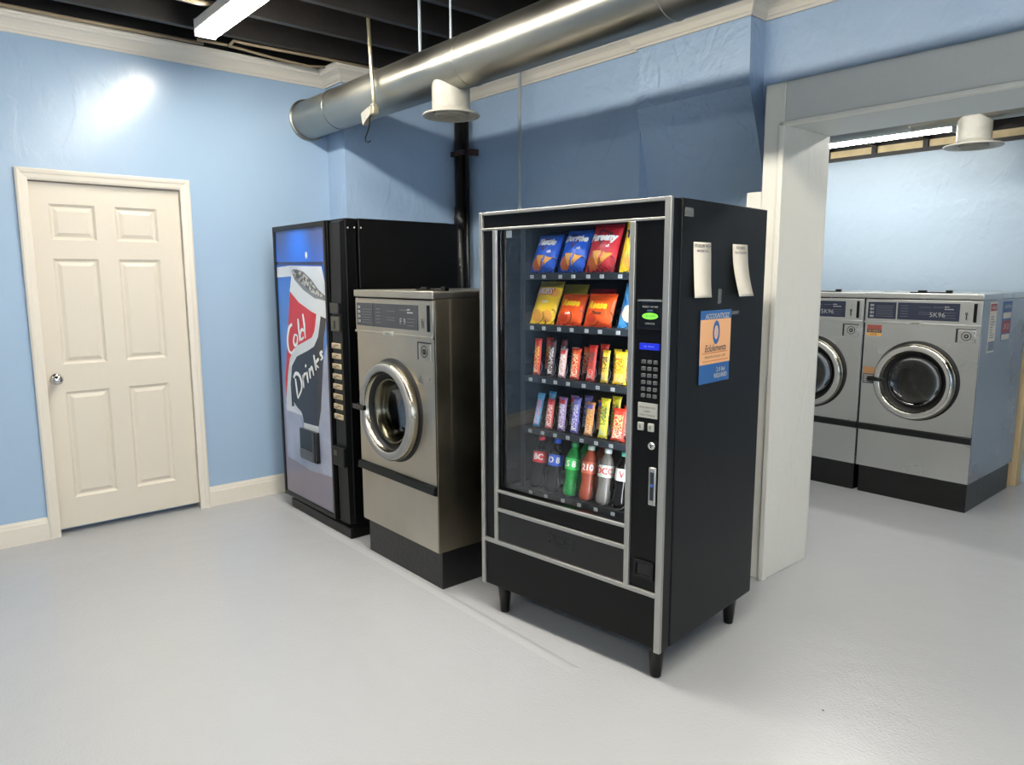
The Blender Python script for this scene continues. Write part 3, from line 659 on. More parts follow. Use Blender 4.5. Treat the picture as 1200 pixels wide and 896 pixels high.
# ------------------------------------------------------------------ snack machine
RZ = .1047
cR, sR = cos(RZ), sin(RZ)
NW, ND, NH = .933, .735, 1.767
SX1, SY0 = -1.5296, 2.0381
sn = thing('snack_vending_machine', 'large black snack machine on four short legs with silver framed window', 'vending machine', (SX1-NW*cR, SY0-NW*sR, 0), RZ)
ZB = .127
c = MB(M_BLKS); c.box(.004, .03, .062, ND, ZB, NH, .004); c.box(NW-.03, NW-.002, .062, ND, ZB, NH, .004); c.box(.03, NW-.03, .062, ND, NH-.03, NH-.001); c.box(.03, NW-.03, .062, ND, ZB, ZB+.03); c.box(.03, NW-.03, ND-.02, ND-.002, ZB+.03, NH-.03)
c.build('cabinet', sn)
inn = MB(M_BLKM); inn.box(.778, .79, .06, .66, .5, 1.73); inn.box(.07, .082, .06, .66, .5, 1.73); inn.box(.07, .79, .655, .665, .5, 1.73); inn.box(.07, .79, .06, .66, .5, .52); inn.box(.07, .79, .06, .66, 1.712, 1.725)
inn.build('compartment', sn)
MB(mat('dark mirror liner', (20, 23, 27), .12, .5)).box(.083, .087, .065, .6, .55, 1.7).build('side_liner', sn)
MB(M_DALU).box(.148, .154, .092, .1, .545, 1.705).box(.156, .166, .094, .104, .545, 1.705).build('rack_rail', sn)
d = MB(M_BLK); d.box(.02, .906, .004, .055, 1.7, 1.757, .002); d.box(.02, .08, .006, .055, .345, 1.7, .001); d.box(.784, .906, .004, .055, .345, 1.7, .002); d.box(.08, .784, .006, .055, .498, .575, .001); d.box(.02, .906, .004, .055, ZB+.004, .338, .002); d.box(.0, .02, .006, .055, ZB+.006, NH-.005); d.box(.906, .929, .006, .055, ZB+.002, NH-.005)
nd = d.build('door', sn)
def trim(x0, x1, z0, z1, p=-.006): MB(M_TRIM).box(x0, x1, p, .007, z0, z1, .0025).build('trim', nd)
trim(.0, .019, ZB+.004, NH); trim(.905, .93, ZB-.002, NH, -.01); trim(.019, .905, 1.754, NH); trim(.019, .905, 1.691, 1.701); trim(.08, .1, .345, 1.691); trim(.763, .785, .345, 1.691)
trim(.1, .763, .569, .582); trim(.1, .763, .484, .5); trim(.019, .905, .332, .35)
MB(M_GLASS).box(.098, .765, .022, .027, .578, 1.694).build('window_glass', nd)
fl = MB(M_BLKG, M_BLKM); fl.box(.1, .763, .002, .03, .352, .483, .004); fl.use(M_BLKM); fl.text('PUSH', (.45, .0012, .43), .06, bold=.002); fl.build('delivery_flap', nd)
# unseen glow strips added to brighten the goods, tucked behind the window frame
M_STRIP = mat('added light strip', (240, 246, 255), .5, emit=((240, 246, 255), 60.))
MB(M_STRIP).box(.768, .776, .04, .056, .6, 1.68).build('added_light_strip', sn)
MB(M_STRIP).box(.12, .75, .036, .05, 1.7, 1.708).build('added_light_strip', sn)
# control column
SC1 = MB(M_BLKG); SC1.box(.803, .9, -.006, .004, 1.315, 1.42, .003); cr = SC1.build('card_reader', nd)
MB(M_ALU).box(.803, .9, -.0075, -.004, 1.413, 1.418).build('top_edge', cr)
GRN = mat('lit green button', (120, 220, 70), .3, emit=((130, 235, 80), .45))
g = MB(GRN, M_INK); g.prism_y([(.855+.032*cos(a)*(1 if abs(cos(a)) < .8 else 1), 1.362+.0115*sin(a)) for a in [2*pi*i/24 for i in range(24)]], -.0085, -.005); g.use(M_INK); g.text('TAP HERE', (.855, -.0087, 1.362), .011); g.build('green_button', cr)
for tx, zz, mm in (('INSERT OR TAP', 1.394, M_PRINT), ('CARD', 1.381, mat('light blue print', (110, 150, 200), .5)), ('CASHLESS', 1.336, M_PRINT)): MB(mm).text(tx, (.854, -.0064, zz), .009).build('lettering', cr)
g = MB(mat('blue screen', (30, 44, 180), .35, spec=.1, emit=((40, 60, 230), .3)), mat('screen glyphs', (120, 140, 230), .4, emit=((150, 165, 255), .2)))
g.box(.812, .892, -.004, .004, 1.243, 1.266, .001); g.use(g.mats[1]); g.text('USE  PENNY', (.852, -.0046, 1.2545), .0085); g.build('screen', nd)
KEY = mat('grey key', (96, 98, 98), .4)
lab = 'A12B34C56D78E90*#F'
for r in range(6):
    for q in range(3):
        x = .829+.0245*q; z = 1.2-.0245*r if r < 5 else 1.0785
        k = MB(KEY, M_INK); k.box(x-.007, x+.007, -.004, .005, z-.0065, z+.0065, .0015); k.use(M_INK); k.text(lab[r*3+q], (x, -.0045, z), .009); k.build('key', nd)
g = MB(M_PLATE, M_INK); g.box(.81, .89, -.002, .005, .998, 1.052, .001); g.use(M_INK); g.text('MAKE SELECTION', (.85, -.0025, 1.036), .0085); g.text('INSERT', (.85, -.0025, 1.022), .0085); g.text('EXACT CHANGE', (.85, -.0025, 1.008), .0085); g.build('instruction_plate', nd)
for x in (.823, .866):
    g = MB(M_PLATE, M_INK); g.box(x-.012, x+.012, -.006, .005, .95, .98, .004); g.use(M_INK); g.text('$' if x < .85 else 'R', (x, -.0064, .965), .016); g.build('metal_button', nd)
g = MB(M_CHROME, M_INK); g.lathe([(0, -.008), (.012, -.008), (.015, -.004), (.015, .005)], (.872, 0, .899), 'y', 24); g.use(M_INK); g.box(.87, .874, -.0086, -.007, .892, .906); g.build('lock', nd)
g = MB(M_ALU, M_DALU, mat('blue dot', (40, 90, 170), .3)); g.box(.864, .895, -.008, .004, .68, .822, .006); g.use(M_DALU); g.box(.872, .888, -.0095, -.006, .7, .805, .003); g.use(g.mats[2]); g.lathe([(0, -.0115), (.006, -.0105), (.007, -.009)], (.88, 0, .755), 'y', 16); g.build('latch_handle', nd)
g = MB(M_BLKS, M_BLKM); 
for q in ((.808, .893, .452, .462), (.808, .893, .395, .405), (.808, .818, .405, .452), (.883, .893, .405, .452)): g.box(q[0], q[1], -.006, .004, q[2], q[3], .002)
g.use(M_BLKG); g.box(.818, .883, .0005, .004, .405, .452); g.build('coin_return', nd)
for x, y in ((NW-.05, .05), (.09, .05), (NW-.05, ND-.1), (.09, ND-.1)):
    l = MB(M_BLK); l.lathe([(.019, 0), (.021, .004), (.021, .012), (.022, .018), (.031, ZB-.008), (.036, ZB-.006), (.036, ZB+.002)], (x, y, 0), 'z', 20, (True, True)); l.build('leg', sn)
MB(mat('white sticker', (214, 220, 222), .5)).box(.128, .158, .0285, .0295, 1.66, 1.69).build('corner_sticker', nd)

# trays with label strips, price tags and wire spirals
TR = {1: 1.514, 2: 1.302, 3: 1.082, 4: .858, 5: .585}
TAG = mat('white price tag', (176, 182, 184), .5)
def coil_mesh(r, turns, pitch, m, wr=.0016):
    mb = MB(m); n = int(turns*22)
    mb.tube([(r*sin(2*pi*i/22), pitch*i/22, r-r*cos(2*pi*i/22)) for i in range(n+1)], wr, 5); return mb.mesh('spiral')
def tray(k, lanes, r, m):
    z = TR[k]; t = MB(M_BLKM); x0 = .165 if k < 5 else .1
    t.box(x0, .777, .1, .6, z-.006, z)
    for a, b in zip(lanes, lanes[1:]): t.box((a+b)/2-.0015, (a+b)/2+.0015, .13, .58, z, z+.03)
    if k < 5: t.box(x0, x0+.003, .1, .6, z, z+.05)
    tr = t.build('tray', sn)
    MB(M_DALU if k < 5 else M_BLKS).box(x0+.002, .776, .093, .1, z-.026, z+.001, .001).build('label_strip', tr)
    tags = MB(TAG)
    me = coil_mesh(r, 5, .07, m)
    for x in lanes:
        o = bpy.data.objects.new('spiral', me); COL.objects.link(o); o.parent = tr; o.location = (x, .104, z+.002)
        for dx in (-.008,):
            q = MB(TAG, M_INK); q.box(x+dx-.009, x+dx+.009, .0915, .0935, z-.021, z-.007); q.use(M_INK); q.text(random.choice(['A1', 'B2', '150', '125', 'C4', '175']), (x+dx, .091, z-.014), .009); q.build('price_tag', tr)
    return tr
xb = [.255, .405, .545, .70]
tray(1, [.222, .288, .375, .441, .515, .58, .665, .725], .03, M_WIRE); tray(2, [.222, .288, .37, .435, .51, .575, .66, .72], .03, M_WIRE)
lane3 = [.214, .289, .352, .418, .499, .568, .64]; lane4 = [.212, .283, .351, .42, .492, .564, .636]
tray(3, lane3, .031, M_WIREG); tray(4, lane4, .031, M_WIREG); lane5 = [.215, .302, .396, .482, .567, .65]
tray(5, lane5, .036, M_WIREG)

MSN = Matrix.Translation(sn.location) @ Matrix.Rotation(RZ, 4, 'Z')
def put(o, x, y, z, lean=0., yaw=0.):
    m = MSN @ Matrix.Translation((x, y, z)) @ Matrix.Rotation(-radians(lean), 4, 'X') @ Matrix.Rotation(yaw, 4, 'Z')
    o.location = m.to_translation(); o.rotation_euler = m.to_euler()

# ---- bags
def puff(u, v):        # 0..1 across, 0..1 up
    a = max(0, 1-(2*u-1)**2)**.55; b = max(0, min(1, (v-.04)/.22))**.6*max(0, min(1, (.95-v)/.22))**.6
    return a*b
def bag_mesh(w, h, t, colour):
    """pillow bag; colour(u,v) -> material"""
    mb = MB(); NU, NV = 30, 44; G = {}
    for side in (-1, 1):
        for i in range(NU+1):
            for j in range(NV+1):
                u, v = i/NU, j/NV
                nar = 1-.05*sin(pi*v)
                y = side*t/2*puff(u, v)+.0012*sin(u*60+v*9)*(1-puff(u, v))
                y += side*.0012*sin(9*u+14*v)*puff(u, v)
                z = h*v + (.0022*(1 if (i % 2) else -1) if j in (0, NV) else 0)
                G[side, i, j] = mb.bm.verts.new(((u-.5)*w*nar, y+side*.0004, z))
        for i in range(NU):
            for j in range(NV):
                m = colour((i+.5)/NU, (j+.5)/NV) if side < 0 else colour(.02, .5)
                mb.use(m); f = mb.bm.faces.new((G[side, i, j], G[side, i+1, j], G[side, i+1, j+1], G[side, i, j+1])); mb._paint([f], True)
    return mb
def bag_text(mb, txt, w, h, t, u, v, size, shear=.2, bold=.001, xs=1.):
    def fn(co):
        uu = co.x/w+.5; vv = co.z/h
        return Vector((co.x, -t/2*puff(min(1, max(0, uu)), vv)-.0036, co.z))
    mb.text(txt, ((u-.5)*w, 0, v*h), size, 'xz', 'CENTER', bold, shear, fn, xs)
W_ = mat('white bag ink', (240, 240, 236), .4); YEL = mat('yellow bag ink', (250, 205, 40), .35); CHIP = mat('chip orange print', (236, 168, 70), .45); CHIPD = mat('chip dark print', (190, 96, 40), .45)
def ell(u, v, cu, cv, a, b): return ((u-cu)/a)**2+((v-cv)/b)**2 < 1
def tri(u, v, p):
    s = [(p[(i+1)%3][0]-p[i][0])*(v-p[i][1])-(p[(i+1)%3][1]-p[i][1])*(u-p[i][0]) for i in range(3)]
    return all(q > 0 for q in s) or all(q < 0 for q in s)
def tortilla(base, base2, emb):
    def f(u, v):
        if v > .955 or v < .03: return base2
        if tri(u, v, [(.22, .40), (.55, .40), (.44, .1)]) or tri(u, v, [(.6, .38), (.92, .36), (.56, .12)]): return CHIP
        if ell(u, v, .3, .2, .22, .16): return CHIPD
        if tri(u, v, [(.25, .9), (.8, .78), (.42, .52)]) and not tri(u, v, [(.33, .84), (.68, .76), (.45, .6)]): return emb
        if v < .12 and int(u*17+v*40) % 3 == 0: return base2
        return base
    return f
BB = mat('blue chip bag foil', (30, 92, 205), .28); BB2 = mat('dark blue chip bag foil', (24, 62, 140), .3); EMB = mat('dark red emblem', (86, 40, 56), .4)
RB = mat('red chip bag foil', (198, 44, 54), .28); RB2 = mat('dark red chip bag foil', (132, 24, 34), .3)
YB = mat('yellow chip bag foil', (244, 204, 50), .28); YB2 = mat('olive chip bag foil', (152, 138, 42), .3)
OB = mat('orange candy bag foil', (238, 92, 34), .28); OB2 = mat('deep orange bag foil', (206, 62, 24), .3)
LB = mat('light blue snack bag foil', (76, 156, 206), .28); LB2 = mat('blue snack bag foil', (40, 104, 170), .3); NVY = mat('navy ink', (28, 40, 110), .4); BRN = mat('brown ink', (84, 40, 24), .4); CREAM = mat('cream print', (226, 214, 190), .45)
def f_yellow(u, v):
    if v > .84: return YB2
    if ell(u, v, .78, .7, .2, .09): return CHIP
    if v < .3 and (ell(u, v, .3, .16, .2, .13) or ell(u, v, .72, .16, .2, .13)): return CHIP
    return YB
def f_yellow2(u, v): return CHIP if v < .4 and ell(u, v, .5, .2, .35, .16) else YB
def f_orange(u, v):
    if v > .95 or v < .04: return OB2
    if ell(u, v, .3, .22, .2, .13): return OB2
    return OB
def f_lblue(u, v):
    if ell(u, v, .5, .3, .36, .2): return CREAM
    return LB2 if int(u*7+v*9) % 3 == 0 else LB
G1 = 'chip bags on the upper two racks'
def bag(label, cat, w, h, t, x, y, z, lean, fn, texts, yaw=0.):
    w *= .94; b = bag_mesh(w, h, t, fn).build('chip_bag'); tag(b, label, cat, G1)
    put(b, x-.024, y-.004, z, lean, yaw)
    if texts:
        for txt, m, u, v, s, sh, bo, xs in texts:
            q = MB(m); bag_text(q, txt, w, h, t, u, v, s, sh, bo, xs); q.build('lettering', b)
    return b
z1, z2 = TR[1]+.002, TR[2]+.002
bag('leftmost blue chip bag on the top shelf', 'chip bag', .142, .172, .048, .258, .135, z1, 24, tortilla(BB, BB2, EMB), [('Tastle', W_, .5, .75, .042, .25, .0024, .9), ('oh', W_, .7, .5, .018, .2, .0006, 1)])
bag('second blue chip bag on the top shelf, left of the red bag', 'chip bag', .142, .185, .048, .41, .135, z1, 24, tortilla(BB, BB2, EMB), [('Dorithe', W_, .5, .75, .038, .25, .0024, .9), ('oh', W_, .7, .52, .018, .2, .0006, 1)])
bag('red chip bag on the top shelf', 'chip bag', .15, .2, .05, .553, .135, z1, 22, tortilla(RB, RB2, EMB), [('Fureeny', W_, .48, .68, .04, .25, .0026, .9), ('all', W_, .7, .5, .016, .2, .0006, 1)])
bag('yellow chip bag at the right end of the top shelf, half hidden', 'chip bag', .15, .2, .05, .715, .135, z1, 18, f_yellow2, [('YS', NVY, .3, .72, .045, 0, .002, 1)])
bag('dark blue chip bag peeking out behind the leftmost blue bag', 'chip bag', .142, .17, .045, .265, .215, z1, 24, lambda u, v: BB, None)
bag('dark blue chip bag tucked behind the second blue bag', 'chip bag', .142, .18, .045, .415, .215, z1, 24, lambda u, v: BB, None)
bag('second red chip bag standing behind the front red bag', 'chip bag', .15, .19, .045, .56, .215, z1, 22, lambda u, v: RB, None)
bag('tall yellow chip bag with an olive top on the second shelf', 'chip bag', .142, .19, .048, .258, .135, z2, 24, f_yellow, [('FRIES', W_, .42, .72, .038, .2, .0016, .95), ('FRIES', mat('red ink', (190, 30, 40), .4), .43, .715, .04, .2, .003, .95), ('yeah', W_, .55, .48, .016, .1, .0005, 1)])
bag('orange candy bag left of its twin on the second shelf', 'candy bag', .14, .135, .045, .402, .135, z2, 24, f_orange, [('Reese', YEL, .52, .66, .04, .15, .002, .85), ('puffs', W_, .5, .32, .014, .1, .0004, 1)])
bag('right orange candy bag with yellow lettering on the second shelf', 'candy bag', .144, .135, .045, .552, .13, z2, 20, f_orange, [('Reese', YEL, .47, .6, .042, .2, .002, .85), ('Pieces', BRN, .5, .37, .018, .1, .001, 1)])
bag('light blue snack bag at the right end of the second shelf', 'snack bag', .13, .18, .045, .705, .135, z2, 20, f_lblue, [('Y', NVY, .5, .7, .05, 0, .002, 1)])
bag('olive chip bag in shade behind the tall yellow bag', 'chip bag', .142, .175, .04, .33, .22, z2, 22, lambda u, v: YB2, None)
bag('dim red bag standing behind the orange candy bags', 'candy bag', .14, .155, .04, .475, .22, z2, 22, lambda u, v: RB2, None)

# ---- bars
def bar_mesh(w, h, t, edge, body, top, lo):
    mb = MB(); NU, NV = 8, 30; G = {}
    for side in (-1, 1):
        for i in range(NU+1):
            for j in range(NV+1):
                u, v = i/NU, j/NV; a = (1-(2*u-1)**4)**.5 if 0 < u < 1 else 0
                b = min(1, max(0, v/.1))**.5*min(1, max(0, (1-v)/.1))**.5
                fl_ = 1+.22*max(0, abs(v-.5)-.38)/.12
                G[side, i, j] = mb.bm.verts.new(((u-.5)*w*fl_, side*(t/2*a*b+.0004), h*v+(.0012*(-1)**i if j in (0, NV) else 0)))
        for i in range(NU):
            for j in range(NV):
                v = (j+.5)/NV
                m = edge if (side > 0 or i in (0, NU-1)) else (top if v > .8 else (lo if v < .32 else body))
                if v > .93 or v < .06: m = edge
                mb.use(m); mb._paint([mb.bm.faces.new((G[side, i, j], G[side, i+1, j], G[side, i+1, j+1], G[side, i, j+1]))], True)
    return mb
def ink(n, c): return mat('wrapper '+n, c, .3)
BARS = {3: [('red candy bar with yellow print, leftmost on the third shelf', (214, 52, 40), (240, 190, 90), (226, 70, 50), .034, .155, lane3[0], 6),
            ('dark brown candy bar with white print, second on the third shelf', (60, 40, 44), (216, 210, 208), (120, 36, 44), .032, .155, lane3[1], 9),
            ('white wrapped candy bar between the brown and orange bars, third shelf', (214, 168, 168), (236, 230, 224), (206, 60, 56), .034, .122, lane3[2], 9),
            ('orange red candy bar in the middle of the third shelf', (222, 66, 36), (240, 200, 150), (232, 100, 44), .042, .127, lane3[3], 10),
            ('brown candy bar with a broad red top, fifth on the third shelf', (200, 50, 40), (110, 76, 70), (206, 52, 40), .038, .145, lane3[4], 10),
            ('narrow yellow and brown candy bar, sixth on the third shelf', (222, 190, 50), (120, 96, 60), (232, 206, 60), .032, .128, lane3[5], 8),
            ('wide bright yellow candy bar at the right end of the third shelf', (246, 206, 40), (196, 110, 50), (248, 216, 60), .056, .128, lane3[6], 6)],
        4: [('light blue and pink candy bar, leftmost on the fourth shelf', (80, 160, 214), (220, 150, 176), (84, 170, 220), .034, .145, lane4[0], 16),
            ('pink red candy bar, second on the fourth shelf', (214, 80, 76), (232, 214, 210), (206, 60, 60), .036, .125, lane4[1], 10),
            ('red topped blue and white candy bar, third on the fourth shelf', (150, 120, 170), (214, 210, 226), (200, 60, 70), .036, .14, lane4[2], 8),
            ('purple candy bar with white print, middle of the fourth shelf', (96, 92, 170), (206, 200, 226), (120, 120, 190), .036, .147, lane4[3], 10),
            ('orange brown candy bar with a blue top, fourth shelf', (204, 136, 76), (224, 176, 110), (104, 100, 170), .038, .136, lane4[4], 10),
            ('yellow green candy bar, second from right on the fourth shelf', (224, 212, 50), (110, 140, 90), (230, 220, 60), .04, .16, lane4[5], 9),
            ('wide red candy bar at the right end of the fourth shelf', (220, 62, 44), (240, 190, 130), (224, 70, 50), .058, .128, lane4[6], 9)]}
DIMC = ['red', 'brown', 'white', 'orange', 'red topped', 'yellow', 'wide yellow']; DIM4 = ['light blue', 'pink', 'blue and white', 'purple', 'orange brown', 'yellow green', 'wide red']
for k, rows in BARS.items():
    for i, (label, e, b2_, tp, w, h, x, lean) in enumerate(rows):
        n = '%d %d' % (k, i)
        em = ink('edge '+n, e); pm_ = speckle('wrapper print '+n, b2_, e, 150, .52); tm = speckle('wrapper top '+n, tp, tuple(min(255, c_+26) for c_ in tp), 60); lm = speckle('wrapper low '+n, tuple((a_+c_)//2 for a_, c_ in zip(b2_, (250, 240, 230))), e, 190, .5)
        mb = bar_mesh(w, h, .016, em, pm_, tm, lm); me = mb.mesh('candy_bar')
        o = bpy.data.objects.new('candy_bar', me); COL.objects.link(o); tag(o, label, 'candy bar', 'candy bars on the wire spirals'); put(o, x, .122, TR[k]+.003, lean)
        o2 = o.copy(); COL.objects.link(o2)
        tag(o2, '%s candy bar in shade just behind its twin, %s shelf' % ((DIMC if k == 3 else DIM4)[i], 'third' if k == 3 else 'fourth'), 'candy bar', 'candy bars on the wire spirals'); put(o2, x+.006, .19, TR[k]+.003, lean)

# ---- bottles
def bottle(label, x, liquid, cap, labm, txt, tm, h=.222, y=.125, lean=10, lz=(.118, .158), cut=None, group='soda bottles on the bottom shelf'):
    R = .031
    b = MB(liquid); b.lathe([(0, .004), (.012, .003), (.02, .0), (.027, .004), (.030, .014), (R, .03), (.0285, .055), (.0265, .075), (.029, .095), (R, .112), (R, .16), (.029, .172), (.022, .188), (.015, .2), (.0125, .206), (.0125, .214)], (0, 0, 0), 'z', 28)
    o = b.build('soda_bottle'); tag(o, label, 'bottle', group); put(o, x, y, TR[5]+.003, lean)
    c = MB(cap); c.lathe([(.0145, .207), (.0155, .209), (.0155, .222), (.0145, .2255), (0, .226)], (0, 0, 0), 'z', 22); c.build('cap', o)
    l = MB(labm, tm); l.lathe([(R+.0006, .112), (R+.0012, .114), (R+.0012, .158), (R+.0006, .16)], (0, 0, 0), 'z', 30); l.use(tm)
    def fn(co):
        a = co.x/R; r = R+.0022; return Vector((r*sin(a), -r*cos(a), co.z))
    l.text(txt, (.012, 0, .136), .036, 'xz', 'CENTER', .0012, 0, fn, .9); l.build('label', o)
    return o
COLA = mat('cola', (12, 8, 7), .14, spec=.3); GRNL = mat('green soda', (34, 160, 70), .08, trans=.35, vary=(60, .35)); ORL = mat('orange soda', (176, 84, 58), .08, trans=.3); CLR = mat('clear soda', (150, 146, 138), .08, trans=.5)
rc = mat('red plastic', (214, 40, 44), .35); bc = mat('blue plastic', (40, 90, 206), .35); gc = mat('green plastic', (40, 150, 84), .35); wc = mat('pale green plastic', (176, 200, 180), .4); wc2 = mat('white plastic', (206, 214, 208), .4); tc_ = mat('teal plastic', (70, 150, 126), .4)
lw = mat('bottle white ink', (240, 236, 232), .4); lr = mat('bottle red ink', (206, 50, 50), .4)
bottle('cola bottle with red cap and red label, leftmost on the bottom shelf', lane5[0], COLA, rc, mat('red bottle label', (208, 48, 52), .4), 'BC', lw)
bottle('cola bottle with blue cap and blue label on the bottom shelf', lane5[1], COLA, bc, mat('blue bottle label', (40, 92, 206), .4), 'O 8', lw)
bottle('green soda bottle on the bottom shelf', lane5[2], GRNL, gc, mat('green bottle label', (52, 196, 90), .4), 'S 8', lw)
bottle('orange brown soda bottle on the bottom shelf', lane5[3], ORL, wc, mat('orange bottle label', (196, 96, 66), .4), '210', lw)
bottle('clear soda bottle with white cap and white label on the bottom shelf', lane5[4], CLR, wc2, mat('white bottle label', (206, 218, 206), .4), 'DCC', lr)
bottle('cola bottle with teal cap at the right end of the bottom shelf', lane5[5], COLA, tc_, mat('ivory bottle label', (206, 208, 196), .4), 'V', lr)
for (x, lq, cp2, lab2, lb) in ((lane5[2]+.006, GRNL, gc, MATS['green bottle label'], 'green soda bottle standing behind the front green one'), (lane5[3]+.006, ORL, wc, MATS['orange bottle label'], 'orange brown soda bottle standing behind the front orange one')):
    bottle(lb, x, lq, cp2, lab2, 'S', lw, y=.2)

# ---- papers on the side of the snack machine (local x is depth, faces +x)
def sheet(name, label, cat, y0, y1, z0, z1, curl, m, deco, shift=0.):
    t = MB(m); n = 16; X = NW+.0005; rows = []
    for j in range(n+1):
        v = j/n; z = z1+(z0-z1)*v; off = .001+curl*v**1.5; yy = shift*max(0, v-.35)**1.3
        rows.append([(X+off, y0+yy, z), (X+off+.0012*sin(v*6), y1+yy, z)])
    fr_ = [[t.bm.verts.new(p) for p in r] for r in rows]; bk = [[t.bm.verts.new((p[0]-.0006, p[1], p[2])) for p in r] for r in rows]
    for j in range(n):
        t.bm.faces.new((fr_[j][0], fr_[j+1][0], fr_[j+1][1], fr_[j][1])).smooth = True; t.bm.faces.new((bk[j][1], bk[j+1][1], bk[j+1][0], bk[j][0])).smooth = True
        for k in (0, 1): t.bm.faces.new((fr_[j][k], bk[j][k], bk[j+1][k], fr_[j+1][k]))
    for k in (0, n): t.bm.faces.new((fr_[k][0], fr_[k][1], bk[k][1], bk[k][0]))
    if deco: deco(t, X)
    o = t.build(name); tag(o, label, cat); m4 = MSN; o.location = m4.to_translation(); o.rotation_euler = m4.to_euler(); return o
def head(l1, l2):
    def f(t, X):
        t.use(M_DPRINT); t.text(l1, (X+.004, hy, 1.607), .017, 'yz', 'CENTER', .0003); t.text(l2, (X+.0046, hy, 1.589), .012, 'yz', 'CENTER', .0003)
    return f
hy = .2; sheet('paper_notice', 'off white paper slip on the snack machine side, nearer the silver front edge', 'paper', .138, .262, 1.423, 1.62, .012, M_PAPER, head('PROBLEM WITH', 'MACHINE CALL'))
hy = .495; sheet('paper_notice', 'off white paper slip with a curled bottom on the snack machine side, nearer the pillar', 'paper', .434, .558, 1.422, 1.621, .022, M_PAPER, head('REFUNDS', 'ASK AT COUNTER'), .05)
FB = mat('flyer blue', (52, 104, 160), .5, vary=(20, .15)); FP = mat('flyer peach', (236, 178, 128), .55); FO = mat('flyer orange ink', (190, 110, 60), .5); FBD = mat('flyer blue ink', (44, 96, 156), .5)
def fdeco(t, X):
    x = X+.0024
    def q(m, y0, y1, z0, z1, d=0.): t.use(m); t.box(x-.0016, x+d, y0, y1, z0, z1)
    q(FP, .206, .441, 1.174, 1.341); q(FBD, .2055, .4415, 1.341, 1.373); q(FBD, .2055, .4385, 1.102, 1.174)
    t.use(M_PRINT); t.text('ACCOUNTICEZ', (x+.0006, .33, 1.352), .026, 'yz', 'CENTER', .0006, .2)
    t.use(FBD); t.lathe([(.02, .0006), (.034, .0006)], (x, 0, 0), 'x', 28)
    bmv = [v for v in t.bm.verts][-56:]
    for v in bmv: v.co.y = .325+v.co.y*.8; v.co.z = 1.291+v.co.z*1.32
    t.use(M_PRINT)
    for k in range(3): t.box(x, x+.0005, .318, .332, 1.276+.012*k, 1.284+.012*k)
    t.use(mat('flyer dark ink', (70, 66, 70), .5)); t.text('Eclulements', (x+.0006, .322, 1.232), .036, 'yz', 'CENTER', .0006, .25, xs=.95)
    t.use(FO); t.box(x, x+.0005, .225, .415, 1.214, 1.217); t.box(x, x+.0005, .225, .425, 1.184, 1.1865)
    t.use(mat('flyer dark ink', (70, 66, 70), .5)); t.text('PRESENTED FOR ANY CLAIM', (x+.0006, .322, 1.2), .0125, 'yz'); 
    t.use(M_PRINT); t.text('2 0 Bel', (x+.0006, .37, 1.148), .024, 'yz', 'CENTER', .0006); t.text('REQUIRED', (x+.0006, .37, 1.125), .022, 'yz', 'CENTER', .0006)
sheet('paper_flyer', 'blue and peach flyer taped below the two paper slips on the snack machine', 'flyer', .205, .442, 1.102, 1.374, .0008, FB, fdeco)
def tape(label, y0, y1, z0, z1, rot=0.):
    t = MB(mat('clear tape', (96, 98, 98), .22)); t.box(NW-.0012, NW-.0004, y0, y1, z0, z1); o = t.build('tape_strip'); tag(o, label, 'tape'); o.location = MSN.to_translation(); o.rotation_euler = MSN.to_euler()
tape('short vertical strip of clear tape between the two paper slips', .335, .362, 1.398, 1.452); tape('dark smear of old tape at the top right corner of the flyer', .45, .51, 1.352, 1.366)
tape('scrap of clear tape at the top front corner of the snack machine side', .075, .135, 1.705, 1.735)

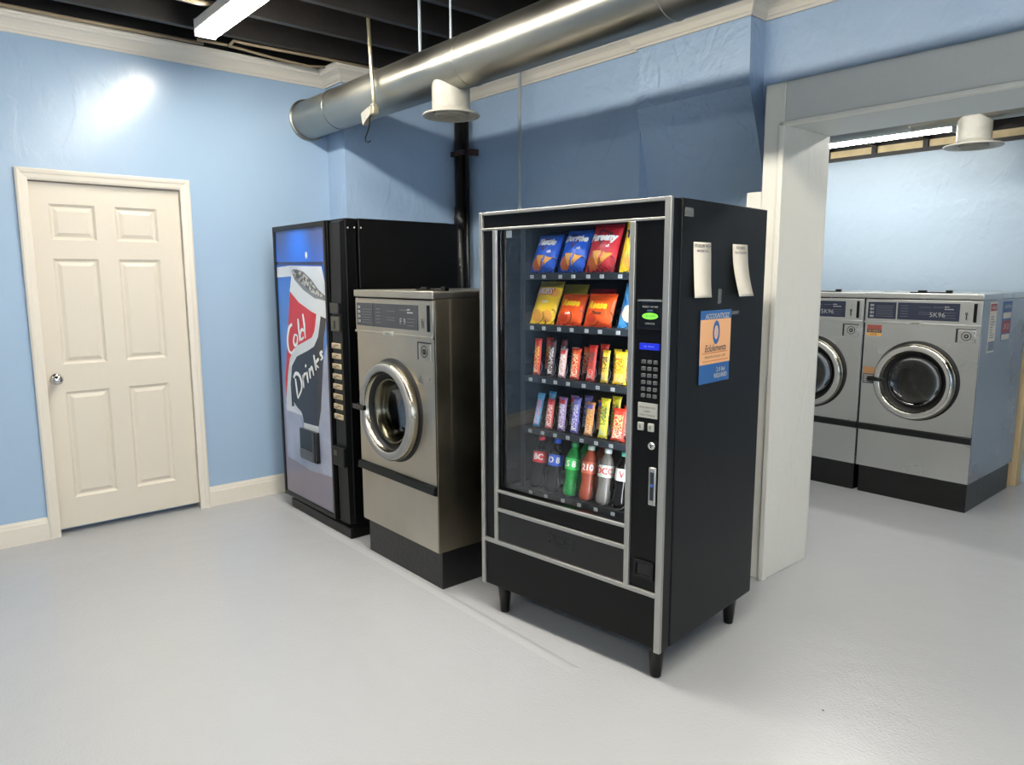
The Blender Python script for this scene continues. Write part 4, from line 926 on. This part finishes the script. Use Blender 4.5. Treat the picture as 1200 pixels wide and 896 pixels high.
# ------------------------------------------------------------------ back room extras
fd = thing('air_duct', 'second galvanised duct with a round vent in the back room above the washers', 'duct', (-4.9, 4.9, 2.505))
MB(M_GALV).lathe([(.124, 0), (.124, 3.0), (.127, 3.004), (.127, 3.012), (.124, 3.016), (.124, 7.5)], (0, 0, 0), 'x', 48).build('pipe', fd)
v = MB(M_GALVW); vx = 4.9-1.555; v.lathe([(.09, -.09), (.09, -.235)], (vx, 0, 0), 'z', 32); v.build('vent_boot', fd)
v = MB(M_GALVW); v.lathe([(.09, -.225), (.1, -.24), (.15, -.252), (.155, -.258), (.15, -.263), (.12, -.258), (.09, -.24)], (vx, 0, 0), 'z', 40)
for r in (.08, .05): v.lathe([(r-.004, -.235), (r, -.26), (r-.008, -.272), (r-.025, -.245)], (vx, 0, 0), 'z', 30)
v.build('vent_diffuser', fd)
tag(MB(M_WOOD).box(-1.545, -1.455, 6.03, 6.14, 0, 1.28, .004).build('wooden_post'), 'bare pine post standing against the wall right of the back room washers', 'post')

# ------------------------------------------------------------------ world, camera, view
w = bpy.data.worlds.new('sky'); SC.world = w; w.use_nodes = True
bg = w.node_tree.nodes['Background']; bg.inputs['Color'].default_value = (.78, .88, 1, 1); bg.inputs['Strength'].default_value = 5.5

F_, YAW, PIT, ROL, HC = 847.895, .8594, .1445, -.003, 1.4985
cam = bpy.data.cameras.new('camera'); co = bpy.data.objects.new('camera', cam); COL.objects.link(co)
cy, sy, cp2, sp2 = cos(YAW), sin(YAW), cos(PIT), sin(PIT)
Fv = Vector((-sy*cp2, cy*cp2, -sp2)); Rv = Vector((cy, sy, 0)); Uv = Rv.cross(Fv)
R2 = cos(ROL)*Rv+sin(ROL)*Uv; U2 = -sin(ROL)*Rv+cos(ROL)*Uv
co.matrix_world = Matrix(((R2.x, U2.x, -Fv.x, 0), (R2.y, U2.y, -Fv.y, 0), (R2.z, U2.z, -Fv.z, HC), (0, 0, 0, 1)))
cam.sensor_fit = 'HORIZONTAL'; cam.sensor_width = 36; cam.lens = 36*F_/1200; cam.clip_start = .05
SC.camera = co
vs = SC.view_settings; SC.display_settings.display_device = 'sRGB'
vs.view_transform = 'Standard'; vs.look = 'None'; vs.gamma = 1; vs.use_curve_mapping = False; vs.exposure = 0.
SC.cycles.use_denoising = True
SC.cycles.max_bounces = 10; SC.cycles.diffuse_bounces = 5; SC.cycles.glossy_bounces = 5; SC.cycles.transparent_max_bounces = 12; SC.cycles.sample_clamp_indirect = 8
